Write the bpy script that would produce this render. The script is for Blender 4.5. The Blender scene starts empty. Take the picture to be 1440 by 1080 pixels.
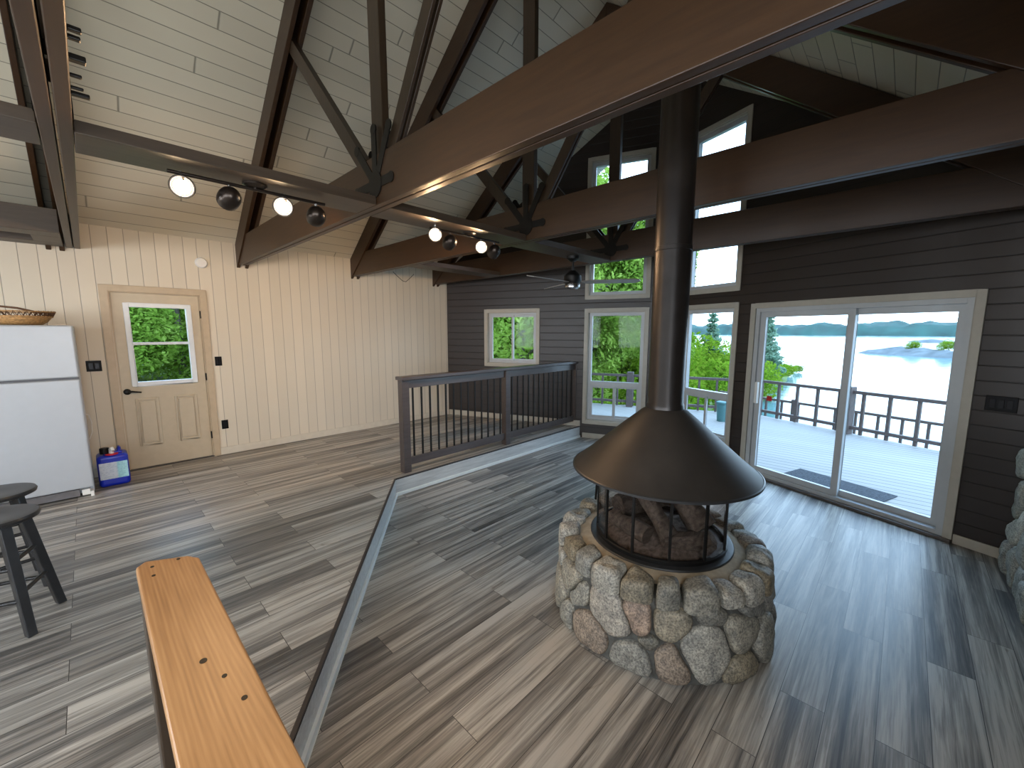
import bpy, bmesh, math, random
from mathutils import Vector, Matrix, noise
R = math.radians
sc = bpy.context.scene
col = sc.collection

# ------------------------------------------------------------------ helpers
class MB:
    """collects polygons for ONE mesh object"""
    def __init__(s): s.v = []; s.f = []; s.m = []
    def add(s, vs, fs, mi=0):
        n = len(s.v); s.v += [tuple(v) for v in vs]
        for f in fs: s.f.append([i + n for i in f]); s.m.append(mi)
        return s
    def box(s, a, b, mi=0, M=None):
        (x0, y0, z0), (x1, y1, z1) = a, b
        x0, x1 = min(x0, x1), max(x0, x1); y0, y1 = min(y0, y1), max(y0, y1); z0, z1 = min(z0, z1), max(z0, z1)
        vs = [Vector(p) for p in ((x0,y0,z0),(x1,y0,z0),(x1,y1,z0),(x0,y1,z0),(x0,y0,z1),(x1,y0,z1),(x1,y1,z1),(x0,y1,z1))]
        if M is not None: vs = [M @ v for v in vs]
        return s.add(vs, [(0,3,2,1),(4,5,6,7),(0,1,5,4),(1,2,6,5),(2,3,7,6),(3,0,4,7)], mi)
    def hexa(s, lo, hi, mi=0):
        """prism between two equal-length loops"""
        n = len(lo)
        fs = [tuple(range(n))[::-1], tuple(range(n, 2*n))]
        for i in range(n): fs.append((i, (i+1) % n, n + (i+1) % n, n + i))
        return s.add(list(lo) + list(hi), fs, mi)
    def bar(s, a, b, w, h, up=(0,0,1), mi=0):
        """rectangular bar from a to b: w across, h along 'up'"""
        a, b = Vector(a), Vector(b); d = (b-a).normalized(); up = Vector(up)
        sd = d.cross(up).normalized(); u = sd.cross(d).normalized()
        q = [sd*(w/2)*i + u*(h/2)*j for i, j in ((-1,-1),(1,-1),(1,1),(-1,1))]
        return s.hexa([a+k for k in q], [b+k for k in q], mi)
    def tube(s, pts, r, n=10, mi=0, cap=True):
        pts = [Vector(p) for p in pts]; k = len(pts)
        rs = r if isinstance(r, (list, tuple)) else [r]*k
        vs = []; ref = None
        for i, p in enumerate(pts):
            d = (pts[min(i+1, k-1)] - pts[max(i-1, 0)]).normalized()
            if ref is None:
                ref = Vector((0,0,1)) if abs(d.z) < .9 else Vector((1,0,0))
            a = (ref - d*ref.dot(d)).normalized(); ref = a; b = d.cross(a)
            for j in range(n):
                t = 2*math.pi*j/n; vs.append(p + (a*math.cos(t) + b*math.sin(t))*rs[i])
        fs = []
        for i in range(k-1):
            for j in range(n):
                fs.append((i*n+j, i*n+(j+1)%n, (i+1)*n+(j+1)%n, (i+1)*n+j))
        if cap: fs += [tuple(range(n))[::-1], tuple(range((k-1)*n, k*n))]
        return s.add(vs, fs, mi)
    def lathe(s, prof, n=48, c=(0,0,0), mi=0, M=None, closed=False):
        """prof: list of (r,z)"""
        vs = []; k = len(prof); c = Vector(c)
        for r, z in prof:
            for j in range(n):
                t = 2*math.pi*j/n; p = Vector((r*math.cos(t), r*math.sin(t), z))
                if M is not None: p = M @ p
                vs.append(p + c)
        fs = []
        rng = range(k) if closed else range(k-1)
        for i in rng:
            i2 = (i+1) % k
            for j in range(n):
                fs.append((i*n+j, i*n+(j+1)%n, i2*n+(j+1)%n, i2*n+j))
        if not closed:
            if prof[0][0] > 1e-6: fs.append(tuple(range(n))[::-1])
            if prof[-1][0] > 1e-6: fs.append(tuple(range((k-1)*n, k*n)))
        return s.add(vs, fs, mi)
    def build(s, name, mats, parent=None, bevel=0, smooth=False, seg=2, loc=None, angle=40):
        if not isinstance(mats, (list, tuple)): mats = [mats]
        off = Vector(loc) if loc is not None else Vector((0,0,0))
        if parent is not None: off = Vector(parent.get('_o', (0,0,0)))
        me = bpy.data.meshes.new(name)
        me.from_pydata([tuple(Vector(v) - off) for v in s.v], [], s.f)
        for m in mats: me.materials.append(m)
        if len(mats) > 1:
            for p, mi in zip(me.polygons, s.m): p.material_index = mi
        bm = bmesh.new(); bm.from_mesh(me)
        bmesh.ops.remove_doubles(bm, verts=bm.verts, dist=1e-6)
        bmesh.ops.recalc_face_normals(bm, faces=bm.faces)
        bm.to_mesh(me); bm.free()
        o = bpy.data.objects.new(name, me); col.objects.link(o)
        if parent is not None:
            o.parent = parent; o['_o'] = tuple(off)
        else:
            o.location = off; o['_o'] = tuple(off)
        if smooth:
            for p in me.polygons: p.use_smooth = True
            me.set_sharp_from_angle(angle=R(angle))
        if bevel:
            b = o.modifiers.new('bevel', 'BEVEL'); b.width = bevel; b.segments = seg; b.limit_method = 'ANGLE'; b.angle_limit = R(35)
        return o

def tag(o, label=None, cat=None, group=None, kind=None):
    if label: o['label'] = label
    if cat: o['category'] = cat
    if group: o['group'] = group
    if kind: o['kind'] = kind
    return o
def empty(name, loc, label=None, cat=None, group=None, kind=None):
    o = bpy.data.objects.new(name, None); col.objects.link(o); o.location = loc; o['_o'] = tuple(loc)
    o.empty_display_size = .1
    return tag(o, label, cat, group, kind)
def copy_tree(o, parent=None):
    c = o.copy(); col.objects.link(c)
    if parent is not None: c.parent = parent
    for ch in list(o.children): copy_tree(ch, c)
    return c

# ------------------------------------------------------------------ materials
class NT:
    def __init__(s, name):
        s.mat = bpy.data.materials.new(name); s.mat.use_nodes = True
        s.t = s.mat.node_tree; s.t.nodes.clear()
        s.out = s.n('ShaderNodeOutputMaterial')
    def n(s, ty, **kw):
        x = s.t.nodes.new(ty)
        for k, v in kw.items():
            if hasattr(x, k): setattr(x, k, v)
        return x
    def l(s, a, b): s.t.links.new(a, b)
    def math(s, op, a, b=None, c=None):
        x = s.n('ShaderNodeMath', operation=op)
        for i, v in enumerate((a, b, c)):
            if v is None: continue
            if hasattr(v, 'is_linked'): s.l(v, x.inputs[i])
            else: x.inputs[i].default_value = v
        return x.outputs[0]
    def ramp(s, fac, stops):
        x = s.n('ShaderNodeValToRGB'); e = x.color_ramp.elements
        while len(e) < len(stops): e.new(.5)
        for k, (p, c) in enumerate(stops): e[k].position = p; e[k].color = (*c, 1)
        s.l(fac, x.inputs[0]); return x.outputs[0]
    def mix(s, fac, a, b, blend='MIX'):
        x = s.n('ShaderNodeMix', data_type='RGBA', blend_type=blend)
        for sock, v in ((x.inputs[0], fac), (x.inputs[6], a), (x.inputs[7], b)):
            if hasattr(v, 'is_linked'): s.l(v, sock)
            elif isinstance(v, (tuple, list)): sock.default_value = (*v, 1)
            else: sock.default_value = v
        return x.outputs[2]
    def pos(s): return s.n('ShaderNodeNewGeometry').outputs['Position']
    def obj(s): return s.n('ShaderNodeTexCoord').outputs['Object']
    def mapping(s, v, scale=(1,1,1), rot=(0,0,0), loc=(0,0,0)):
        x = s.n('ShaderNodeMapping'); s.l(v, x.inputs[0])
        x.inputs['Scale'].default_value = scale; x.inputs['Rotation'].default_value = rot; x.inputs['Location'].default_value = loc
        return x.outputs[0]
    def noise(s, v, scale=5, detail=3, rough=.5, dist=0):
        x = s.n('ShaderNodeTexNoise'); s.l(v, x.inputs['Vector'])
        x.inputs['Scale'].default_value = scale; x.inputs['Detail'].default_value = detail
        x.inputs['Roughness'].default_value = rough; x.inputs['Distortion'].default_value = dist
        return x.outputs['Fac']
    def bump(s, h, strength=.3, dist=.01):
        x = s.n('ShaderNodeBump'); s.l(h, x.inputs['Height'])
        x.inputs['Strength'].default_value = strength; x.inputs['Distance'].default_value = dist
        return x.outputs[0]
    def pbsdf(s, color, rough=.5, metal=0, normal=None, **kw):
        b = s.n('ShaderNodeBsdfPrincipled')
        if hasattr(color, 'is_linked'): s.l(color, b.inputs['Base Color'])
        else: b.inputs['Base Color'].default_value = (*color, 1)
        if hasattr(rough, 'is_linked'): s.l(rough, b.inputs['Roughness'])
        else: b.inputs['Roughness'].default_value = rough
        b.inputs['Metallic'].default_value = metal
        if normal is not None: s.l(normal, b.inputs['Normal'])
        for k, v in kw.items(): b.inputs[k.replace('_', ' ')].default_value = v
        s.l(b.outputs[0], s.out.inputs[0]); return b

def plain(name, c, rough=.5, metal=0, var=.12, scale=14, bump=.0, **kw):
    t = NT(name); nz = t.noise(t.obj(), scale, 4)
    lo = tuple(x*(1-var) for x in c); hi = tuple(min(1, x*(1+var)) for x in c)
    cc = t.ramp(nz, [(.3, lo), (.7, hi)])
    nm = t.bump(nz, bump, .01) if bump else None
    t.pbsdf(cc, rough, metal, nm, **kw); return t.mat

def stained_wood(name, c1, c2, rough=.4, axis='Y', **kw):
    t = NT(name); p = t.pos()
    scl = {'X': (1.2, 14, 14), 'Y': (14, 1.2, 14), 'Z': (14, 14, 1.2)}[axis]
    g = t.noise(t.mapping(p, scl), 3, 6, .6, .4); g2 = t.noise(p, 1.1, 3)
    k = t.math('ADD', t.math('MULTIPLY', g, .7), t.math('MULTIPLY', g2, .3))
    t.pbsdf(t.ramp(k, [(.36, c1), (.64, c2)]), rough, 0, t.bump(g, .12, .004), **kw); return t.mat

def floor_mat(name):
    t = NT(name); p = t.pos()
    def bricks(off):
        b = t.n('ShaderNodeTexBrick'); t.l(t.mapping(p, (1,1,1), (0,0,0), off), b.inputs['Vector'])
        b.offset = .37; b.offset_frequency = 2
        b.inputs['Color1'].default_value = (0,0,0,1); b.inputs['Color2'].default_value = (1,1,1,1); b.inputs['Mortar'].default_value = (.5,.5,.5,1)
        b.inputs['Scale'].default_value = 1; b.inputs['Mortar Size'].default_value = .0016; b.inputs['Mortar Smooth'].default_value = .3
        b.inputs['Bias'].default_value = 0; b.inputs['Brick Width'].default_value = 1.22; b.inputs['Row Height'].default_value = .178
        return b
    b = bricks((.2,.06,0)); rnd = t.n('ShaderNodeSeparateColor'); t.l(b.outputs['Color'], rnd.inputs[0]); rnd = rnd.outputs[0]
    sx = t.n('ShaderNodeSeparateXYZ'); t.l(p, sx.inputs[0])
    cx = t.n('ShaderNodeCombineXYZ')
    t.l(t.math('ADD', sx.outputs[0], t.math('MULTIPLY', rnd, 37.)), cx.inputs[0]); t.l(t.math('ADD', sx.outputs[1], t.math('MULTIPLY', rnd, 13.)), cx.inputs[1])
    v = cx.outputs[0]
    broad = t.noise(t.mapping(v, (.5, 13, 1)), 1.2, 5, .6, .6)
    fine = t.noise(t.mapping(v, (2.2, 70, 1)), 1.5, 5, .6, .8)
    knot = t.noise(t.mapping(v, (3.2, 9, 1)), 1.3, 3, .5, 1.5)
    k = t.math('ADD', t.math('MULTIPLY', broad, .78), t.math('MULTIPLY', fine, .34))
    k = t.math('ADD', k, t.math('MULTIPLY', t.math('SUBTRACT', rnd, .5), .13))
    c = t.ramp(k, [(.38, (.060,.057,.053)), (.475, (.138,.128,.116)), (.56, (.25,.231,.203)), (.67, (.45,.42,.37))])
    warm = t.noise(t.mapping(v, (.5, 3, 1), loc=(5,9,0)), 1.0, 2)
    c = t.mix(t.math('MULTIPLY', t.ramp(warm, [(.4,(0,0,0)),(.65,(1,1,1))]), .2), c, (1.12,.93,.74), 'MULTIPLY')
    kn = t.ramp(knot, [(.70,(1,1,1)), (.78,(.55,.5,.45))])
    c = t.mix(.8, c, kn, 'MULTIPLY')
    c = t.mix(b.outputs['Fac'], c, (.03,.026,.022))
    h = t.math('SUBTRACT', t.math('MULTIPLY', fine, .25), b.outputs['Fac'])
    rg = t.math('ADD', .29, t.math('MULTIPLY', fine, .18))
    t.pbsdf(c, rg, 0, t.bump(h, .10, .003), Specular_IOR_Level=.42); return t.mat

def groove_board(name, c, pitch, axis, rough=.5, groove=.02, gc=.35, wood=False, endlen=0, slope=False, off=0.):
    """painted tongue-and-groove: grooves every 'pitch' along axis of the position"""
    t = NT(name); p = t.pos(); s3 = t.n('ShaderNodeSeparateXYZ'); t.l(p, s3.inputs[0])
    u = s3.outputs['XYZ'.index(axis)]
    u = t.math('ADD', t.math('DIVIDE', u, pitch), 100.+off)
    fr = t.math('FRACT', u); idx = t.math('FLOOR', u)
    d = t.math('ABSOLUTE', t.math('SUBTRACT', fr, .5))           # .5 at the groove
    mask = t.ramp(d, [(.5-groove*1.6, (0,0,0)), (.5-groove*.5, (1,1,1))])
    if endlen:                                                    # butt joints along X
        wn = t.n('ShaderNodeTexWhiteNoise', noise_dimensions='1D'); t.l(idx, wn.inputs['W'])
        x = t.math('ADD', t.math('DIVIDE', s3.outputs[0], endlen), t.math('MULTIPLY', wn.outputs['Value'], 7.))
        x = t.math('ADD', x, 50.)
        de = t.math('ABSOLUTE', t.math('SUBTRACT', t.math('FRACT', x), .5))
        m2 = t.ramp(de, [(.4975, (0,0,0)), (.499, (1,1,1))])
        mask = t.math('MAXIMUM', mask, m2)
        wn2 = t.n('ShaderNodeTexWhiteNoise', noise_dimensions='2D'); cb = t.n('ShaderNodeCombineXYZ')
        t.l(idx, cb.inputs[0]); t.l(t.math('FLOOR', x), cb.inputs[1]); t.l(cb.outputs[0], wn2.inputs['Vector']); rv = wn2.outputs['Value']
    else:
        wn = t.n('ShaderNodeTexWhiteNoise', noise_dimensions='1D'); t.l(idx, wn.inputs['W']); rv = wn.outputs['Value']
    nz = t.noise(p, 3.2, 4)
    k = t.math('ADD', .93, t.math('ADD', t.math('MULTIPLY', rv, .08), t.math('MULTIPLY', nz, .06)))
    hs = t.n('ShaderNodeHueSaturation'); hs.inputs['Color'].default_value = (*c, 1); t.l(k, hs.inputs['Value'])
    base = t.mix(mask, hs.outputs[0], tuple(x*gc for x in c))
    h = t.math('SUBTRACT', 1., mask)
    if wood:
        g = t.noise(t.mapping(p, (1.5,1.5,30)), 2.4, 4); h = t.math('ADD', h, t.math('MULTIPLY', g, .12))
    t.pbsdf(base, rough, 0, t.bump(h, .5, .006)); return t.mat

def glass_mat(name, tint=(1,1,1), refl=.9):
    t = NT(name); tr = t.n('ShaderNodeBsdfTransparent'); tr.inputs[0].default_value = (*tint, 1)
    gl = t.n('ShaderNodeBsdfGlossy'); gl.inputs['Roughness'].default_value = .02
    lw = t.n('ShaderNodeLayerWeight'); lw.inputs[0].default_value = .5
    fr = t.math('ADD', .005, t.math('MULTIPLY', t.math('POWER', lw.outputs['Facing'], 5.), refl))
    mx = t.n('ShaderNodeMixShader'); t.l(fr, mx.inputs[0]); t.l(tr.outputs[0], mx.inputs[1]); t.l(gl.outputs[0], mx.inputs[2])
    t.l(mx.outputs[0], t.out.inputs[0]); return t.mat

def emit(name, c, s):
    t = NT(name); e = t.n('ShaderNodeEmission'); e.inputs[0].default_value = (*c, 1); e.inputs[1].default_value = s
    t.l(e.outputs[0], t.out.inputs[0]); return t.mat

def stone_mat(name, stops, spk=.75):
    t = NT(name); p = t.obj(); info = t.n('ShaderNodeObjectInfo')
    ad = t.n('ShaderNodeVectorMath', operation='ADD'); t.l(p, ad.inputs[0])
    sc_ = t.n('ShaderNodeVectorMath', operation='SCALE'); cb = t.n('ShaderNodeCombineXYZ')
    t.l(info.outputs['Random'], cb.inputs[0]); t.l(info.outputs['Random'], cb.inputs[1]); t.l(cb.outputs[0], sc_.inputs[0]); sc_.inputs['Scale'].default_value = 31.
    t.l(sc_.outputs[0], ad.inputs[1]); v = ad.outputs[0]
    base = t.ramp(info.outputs['Random'], stops)
    n1 = t.noise(v, 16, 5, .65); n2 = t.noise(v, 95, 2, .7)
    c = t.mix(1., base, t.ramp(n1, [(.3,(.55,.56,.57)), (.7,(1.35,1.32,1.25))]), 'MULTIPLY')
    c = t.mix(spk, c, t.ramp(n2, [(.36,(.35,.35,.35)), (.5,(1,1,1)), (.64,(1.6,1.58,1.5))]), 'MULTIPLY')
    h = t.math('ADD', t.math('MULTIPLY', n1, .7), t.math('MULTIPLY', n2, .3))
    t.pbsdf(c, .62, 0, t.bump(h, .45, .012)); return t.mat

def leaf_mat(name, c1, c2, c3):
    t = NT(name); nz = t.noise(t.pos(), 1.3, 3); n2 = t.noise(t.pos(), 9, 2)
    k = t.math('ADD', t.math('MULTIPLY', nz, .55), t.math('MULTIPLY', n2, .45))
    c = t.ramp(k, [(.36, c1), (.5, c2), (.64, c3)])
    d = t.n('ShaderNodeBsdfDiffuse'); t.l(c, d.inputs[0]); tl = t.n('ShaderNodeBsdfTranslucent'); t.l(c, tl.inputs[0])
    mx = t.n('ShaderNodeMixShader'); mx.inputs[0].default_value = .45; t.l(d.outputs[0], mx.inputs[1]); t.l(tl.outputs[0], mx.inputs[2])
    t.l(mx.outputs[0], t.out.inputs[0]); return t.mat

M = {}
M['floor'] = floor_mat('vinyl_plank')
M['white_boards'] = groove_board('cream_wall_boards', (.63,.56,.44), .127, 'X', .45, .018, .45, off=.03)
M['ceil_boards'] = groove_board('cream_ceiling_boards', (.57,.52,.41), .112, 'Y', .5, .02, .38, endlen=2.9)
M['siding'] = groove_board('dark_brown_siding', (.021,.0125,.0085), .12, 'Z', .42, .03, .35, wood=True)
M['beam'] = stained_wood('brown_beam_paint_y', (.027,.0112,.0034), (.042,.0185,.006), .42, 'Y')
M['beam_x'] = stained_wood('brown_beam_paint_x', (.044,.029,.018), (.066,.045,.030), .45, 'X')
M['beam_z'] = stained_wood('brown_beam_paint_z', (.026,.0145,.0072), (.042,.025,.013), .42, 'Z')
M['rail'] = stained_wood('brown_rail_paint', (.050,.038,.034), (.072,.056,.050), .32, 'X')
M['iron'] = plain('black_iron', (.012,.011,.010), .45, .6)
M['riser'] = stained_wood('pale_plank_riser', (.36,.36,.345), (.52,.53,.51), .3, 'X')  # floor plank paled: window light on the riser is put into its colour
M['trim'] = plain('greige_trim_paint', (.42,.38,.31), .45, var=.05)
M['trim_warm'] = plain('tan_door_trim', (.47,.37,.25), .45, var=.05)
M['base_white'] = plain('cream_baseboard', (.60,.54,.43), .45, var=.05)
M['vinyl_door'] = plain('white_door_frame', (.72,.74,.75), .35, var=.03); M['vinyl'] = plain('white_vinyl', (.46,.47,.47), .35, var=.03)  # window vinyl is white vinyl greyed, indoor shade put into its colour
M['door'] = plain('beige_door_paint', (.50,.42,.30), .42, var=.04)
M['glass'] = glass_mat('window_glass', refl=.6)
M['fire_glass'] = glass_mat('smoked_fire_glass', (.93,.88,.85), .6)
M['hood'] = plain('dark_bronze_sheet_metal', (.032,.027,.0225), .5, .3, var=.25, scale=5, bump=.02)
M['pipe'] = plain('black_stove_pipe', (.022,.018,.016), .34, .5, var=.25, scale=6)
M['ring'] = plain('dark_steel_plate', (.07,.07,.07), .38, .7)
M['mortar'] = plain('grey_mortar', (.085,.082,.072), .9, var=.3, scale=30, bump=.4)
M['cement'] = plain('tan_cement', (.36,.30,.215), .85, var=.18, scale=24, bump=.3)
M['stone'] = stone_mat('field_stone', [(0,(.16,.15,.125)),(.2,(.30,.285,.25)),(.38,(.22,.18,.12)),(.55,(.15,.15,.14)),(.72,(.34,.32,.28)),(.86,(.31,.205,.16)),(1,(.20,.19,.15))])
M['stone_green'] = stone_mat('chimney_stone', [(0,(.18,.185,.17)),(.4,(.30,.30,.28)),(.7,(.24,.245,.22)),(1,(.40,.39,.35))])
M['log'] = stained_wood('charred_log', (.03,.027,.024), (.125,.115,.10), .9, 'X')
M['ash'] = plain('ash_bed', (.12,.11,.10), .95, var=.5, scale=40, bump=.6)
M['fridge'] = plain('white_enamel', (.41,.425,.445), .3, var=.015)
M['gasket'] = plain('grey_gasket', (.16,.15,.15), .6)
M['black_plastic'] = plain('black_plastic', (.005,.005,.006), .45, Specular_IOR_Level=.15)
M['stool'] = plain('black_painted_wood', (.020,.019,.019), .35, var=.25)
M['chrome'] = plain('brushed_chrome', (.55,.55,.55), .25, 1.)
M['spot_metal'] = plain('antique_bronze', (.055,.042,.034), .32, .8)
M['white_plastic'] = plain('white_plastic', (.75,.73,.68), .4, var=.02)
M['red'] = plain('red_plastic', (.55,.015,.02), .4)
M['blue'] = plain('blue_jug_plastic', (.004,.018,.36), .28, var=.1)
M['bulb'] = emit('lit_bulb', (1,.80,.52), 42.)
M['wicker'] = plain('straw_wicker', (.46,.26,.10), .7, var=.35, scale=60, bump=.3)
M['wicker_dark'] = plain('brown_straw', (.10,.045,.018), .7, var=.3, scale=60)
M['cord_b'] = plain('grey_wire', (.05,.05,.045), .5)
M['deck'] = groove_board('weathered_deck', (.29,.265,.24), .14, 'X', .75, .045, .3)
M['deck_rail'] = plain('brown_deck_rail', (.085,.06,.052), .7, var=.2)
M['mat_grey'] = plain('grey_door_mat', (.035,.038,.045), .95, var=.45, scale=45, bump=.4)
M['bin'] = plain('teal_plastic', (.06,.16,.16), .5)
M['bark'] = plain('grey_bark', (.11,.09,.07), .9, var=.4, scale=8, bump=.4)
M['leaf'] = leaf_mat('birch_leaves', (.12,.21,.028), (.25,.38,.055), (.40,.50,.12))
M['leaf2'] = leaf_mat('shrub_leaves', (.08,.15,.012), (.17,.29,.02), (.28,.35,.04))
M['pine'] = leaf_mat('pine_needles', (.12,.20,.13), (.20,.31,.21), (.31,.42,.30))
M['grass'] = plain('shore_grass', (.08,.13,.02), .9, var=.5, scale=3)
M['far'] = plain('far_forest', (.012,.050,.040), .95, var=.4, scale=.05)  # blue-green tint carries the distance haze in the base colour
M['rock'] = plain('island_rock', (.08,.095,.10), .9, var=.35, scale=.6)

def pine_board():
    t = NT('varnished_pine'); p = t.obj()
    g = t.n('ShaderNodeTexWave', wave_type='RINGS', rings_direction='X')
    t.l(t.mapping(p, (1,16,16) if False else (15,1.1,1), loc=(-1.7,-.85,0)), g.inputs['Vector'])
    g.wave_type = 'RINGS'; g.rings_direction = 'Z'
    g.inputs['Scale'].default_value = 2.6; g.inputs['Distortion'].default_value = 1.6; g.inputs['Detail'].default_value = 3; g.inputs['Detail Scale'].default_value = 1.2
    f = t.noise(t.mapping(p, (60,2.2,10)), 2, 5)
    k = t.math('ADD', t.math('MULTIPLY', g.outputs['Fac'], .15), t.math('MULTIPLY', f, .85))
    c = t.ramp(k, [(.25,(.25,.115,.040)), (.5,(.34,.165,.060)), (.75,(.42,.22,.088))])
    t.pbsdf(c, .38, 0, t.bump(f, .06, .003)); return t.mat
M['pine_board'] = pine_board()

def label_mat():
    t = NT('jug_label_print'); p = t.obj(); s3 = t.n('ShaderNodeSeparateXYZ'); t.l(p, s3.inputs[0])
    rows = t.math('FRACT', t.math('MULTIPLY', s3.outputs[2], 62.))
    ln = t.ramp(rows, [(.45,(0,0,0)), (.55,(1,1,1))])
    nz = t.noise(t.mapping(p, (55,55,62)), 1., 1)
    tx = t.math('MULTIPLY', ln, t.ramp(nz, [(.48,(0,0,0)), (.52,(1,1,1))]))
    side = t.ramp(t.math('ADD', t.math('MULTIPLY', s3.outputs[0], 6.), .35), [(.48,(.52,.56,.62)), (.56,(.30,.56,.62)), (1,(.42,.72,.74))])
    t.pbsdf(t.mix(t.math('MULTIPLY', tx, .35), side, (.12,.2,.36)), .4); return t.mat
M['label'] = label_mat()

def water():
    t = NT('lake_water'); n1 = t.noise(t.mapping(t.pos(), (.5,.18,.5)), 1.6, 4)
    t.pbsdf((.10,.20,.23), .12, 0, t.bump(n1, .25, .15)); return t.mat
M['water'] = water()

# ------------------------------------------------------------------ dimensions (metres; upper floor z = 0, camera above the origin)
CAMZ = 1.585
YL, YR, YC, YA = 6.23, -.76, 2.77, 2.62           # left wall, right wall, ridge, prow point
XC, XB = 4.72, -3.6                               # prow corner (left), back wall
LOW = -.19                                       # sunken floor
TH = R(21.2)
WALLH, PITCH = 2.68, .75
def roof(y): return WALLH + PITCH*((YL-YC) - abs(y-YC))
C = Vector((XC, YL, 0)); tL = Vector((math.sin(TH), -math.cos(TH), 0)); nL = Vector((math.cos(TH), math.sin(TH), 0))
LENL = (YL-YA)/math.cos(TH); AP = C + tL*LENL
tR = Vector((-math.sin(TH), -math.cos(TH), 0)); nR = Vector((math.cos(TH), -math.sin(TH), 0)); LENR = (YA-YR)/math.cos(TH)
CR = AP + tR*LENR

def wall(name, mat, O, t, n, s0, s1, z0, top, opens=(), th=.16, extra=()):
    """wall along t from O; interior face in the plane; openings (s0,s1,z0,z1)"""
    mb = MB(); cuts = sorted(set([s0, s1] + list(extra) + [k for o in opens for k in o[:2] if s0 < k < s1]))
    for a, b in zip(cuts[:-1], cuts[1:]):
        holes = sorted([(o[2], o[3]) for o in opens if o[0] <= a + 1e-6 and o[1] >= b - 1e-6])
        z = z0; spans = []
        for h0, h1 in holes: spans.append((z, h0)); z = h1
        spans.append((z, None))
        for q0, q1 in spans:
            if q1 is not None and q1 - q0 < 1e-4: continue
            ta, tb = (top(a), top(b)) if q1 is None else (q1, q1)
            lo = [O + t*a + Vector((0,0,q0)), O + t*b + Vector((0,0,q0)), O + t*b + Vector((0,0,tb)), O + t*a + Vector((0,0,ta))]
            mb.hexa(lo, [p + n*th for p in lo])
    o = mb.build(name, mat); o['kind'] = 'structure'; return o

def pl(O, t, n, s, d, z):           # plane coordinates -> world ; d > 0 is outdoors
    return O + t*s + n*d + Vector((0,0,z))
def pbox(mb, O, t, n, s0, s1, d0, d1, z0, z1, mi=0):
    lo = [pl(O,t,n,s0,d0,z0), pl(O,t,n,s1,d0,z0), pl(O,t,n,s1,d1,z0), pl(O,t,n,s0,d1,z0)]
    hi = [p + Vector((0,0,z1-z0)) for p in lo]
    return mb.hexa(lo, hi, mi)
def frame(mb, O, t, n, s0, s1, z0, z1, w, d0, d1, sides='LRTB'):
    if 'L' in sides: pbox(mb, O,t,n, s0, s0+w, d0, d1, z0, z1)
    if 'R' in sides: pbox(mb, O,t,n, s1-w, s1, d0, d1, z0, z1)
    a, b = s0 + (w if 'L' in sides else 0), s1 - (w if 'R' in sides else 0)
    if 'T' in sides: pbox(mb, O,t,n, a, b, d0, d1, z1-w, z1)
    if 'B' in sides: pbox(mb, O,t,n, a, b, d0, d1, z0, z0+w)
    return mb

# ------------------------------------------------------------------ room shell
# sunken floor and upper floor
NO = [(5.75, 3.84), (2.165, 3.84), (.185, 1.31)]            # step edge (top)
fp_ = [(XB-.1, YR-.1), (CR.x-.02, YR-.1), (CR.x+.03, YR), (AP.x+.05, AP.y), (C.x+.05, C.y), (C.x-.02, YL+.1), (XB-.1, YL+.1)]
mb = MB(); mb.hexa([Vector((x,y,LOW-.05)) for x,y in fp_], [Vector((x,y,LOW)) for x,y in fp_]); o = mb.build('floor', M['floor']); o['kind'] = 'structure'
poly = [(XB, YL), (XC, YL)] + [(C + tL*((YL-NO[0][1])/math.cos(TH)))[:2]] + NO[1:] + [(.185, YR), (XB, YR)]
mb = MB(); mb.hexa([Vector((x,y,LOW+.001)) for x,y in poly], [Vector((x,y,0)) for x,y in poly])
o = mb.build('floor_upper', M['floor']); o['kind'] = 'structure'; o['label'] = 'raised plank floor around the sunken area'
# dark nosing + pale riser of the step
xe = poly[2][0]
path = [Vector((xe-.02, 3.84, 0)), Vector((2.165, 3.84, 0)), Vector((.185, 1.31, 0)), Vector((.185, YR, 0))]
def offset_path(path, d):
    out = []
    for i, p in enumerate(path):
        ns = []
        for a, b in ((i-1, i), (i, i+1)):
            if 0 <= a and b < len(path):
                e = (path[b]-path[a]).normalized(); ns.append(Vector((-e.y, e.x, 0)))
        n = sum(ns, Vector()).normalized(); k = n.dot(ns[0]); out.append(p + n*(d/k))
    return out
inn = offset_path(path, .0135); outw = offset_path(path, -.006)
mb = MB()
for i in range(len(path)-1):
    lo = [inn[i], inn[i+1], outw[i+1], outw[i]]
    mb.hexa([p + Vector((0,0,-.009)) for p in lo], [p + Vector((0,0,.005)) for p in lo])
o = mb.build('trim_1', plain('dark_nosing', (.025,.021,.020), .4), bevel=.003); tag(o, 'dark nosing along the edge of the raised floor', kind='structure')
rs = offset_path(path, .012); qr = offset_path(path, .03)
mb = MB()
for i in range(len(path)-1):
    lo = [path[i], path[i+1], rs[i+1], rs[i]]; mb.hexa([p + Vector((0,0,LOW+.001)) for p in lo], [p + Vector((0,0,-.0095)) for p in lo])
o = mb.build('trim_2', M['riser']); tag(o, 'pale riser of the single step', kind='structure')
mb = MB()
for i in range(len(path)-1):
    lo = [rs[i], rs[i+1], qr[i+1], qr[i]]; mb.hexa([p + Vector((0,0,LOW+.001)) for p in lo], [p + Vector((0,0,LOW+.04)) for p in lo])
o = mb.build('trim_3', plain('white_shoe_molding', (.66,.68,.64), .35, var=.04), bevel=.006); tag(o, 'white shoe molding at the foot of the step', kind='structure')

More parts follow.
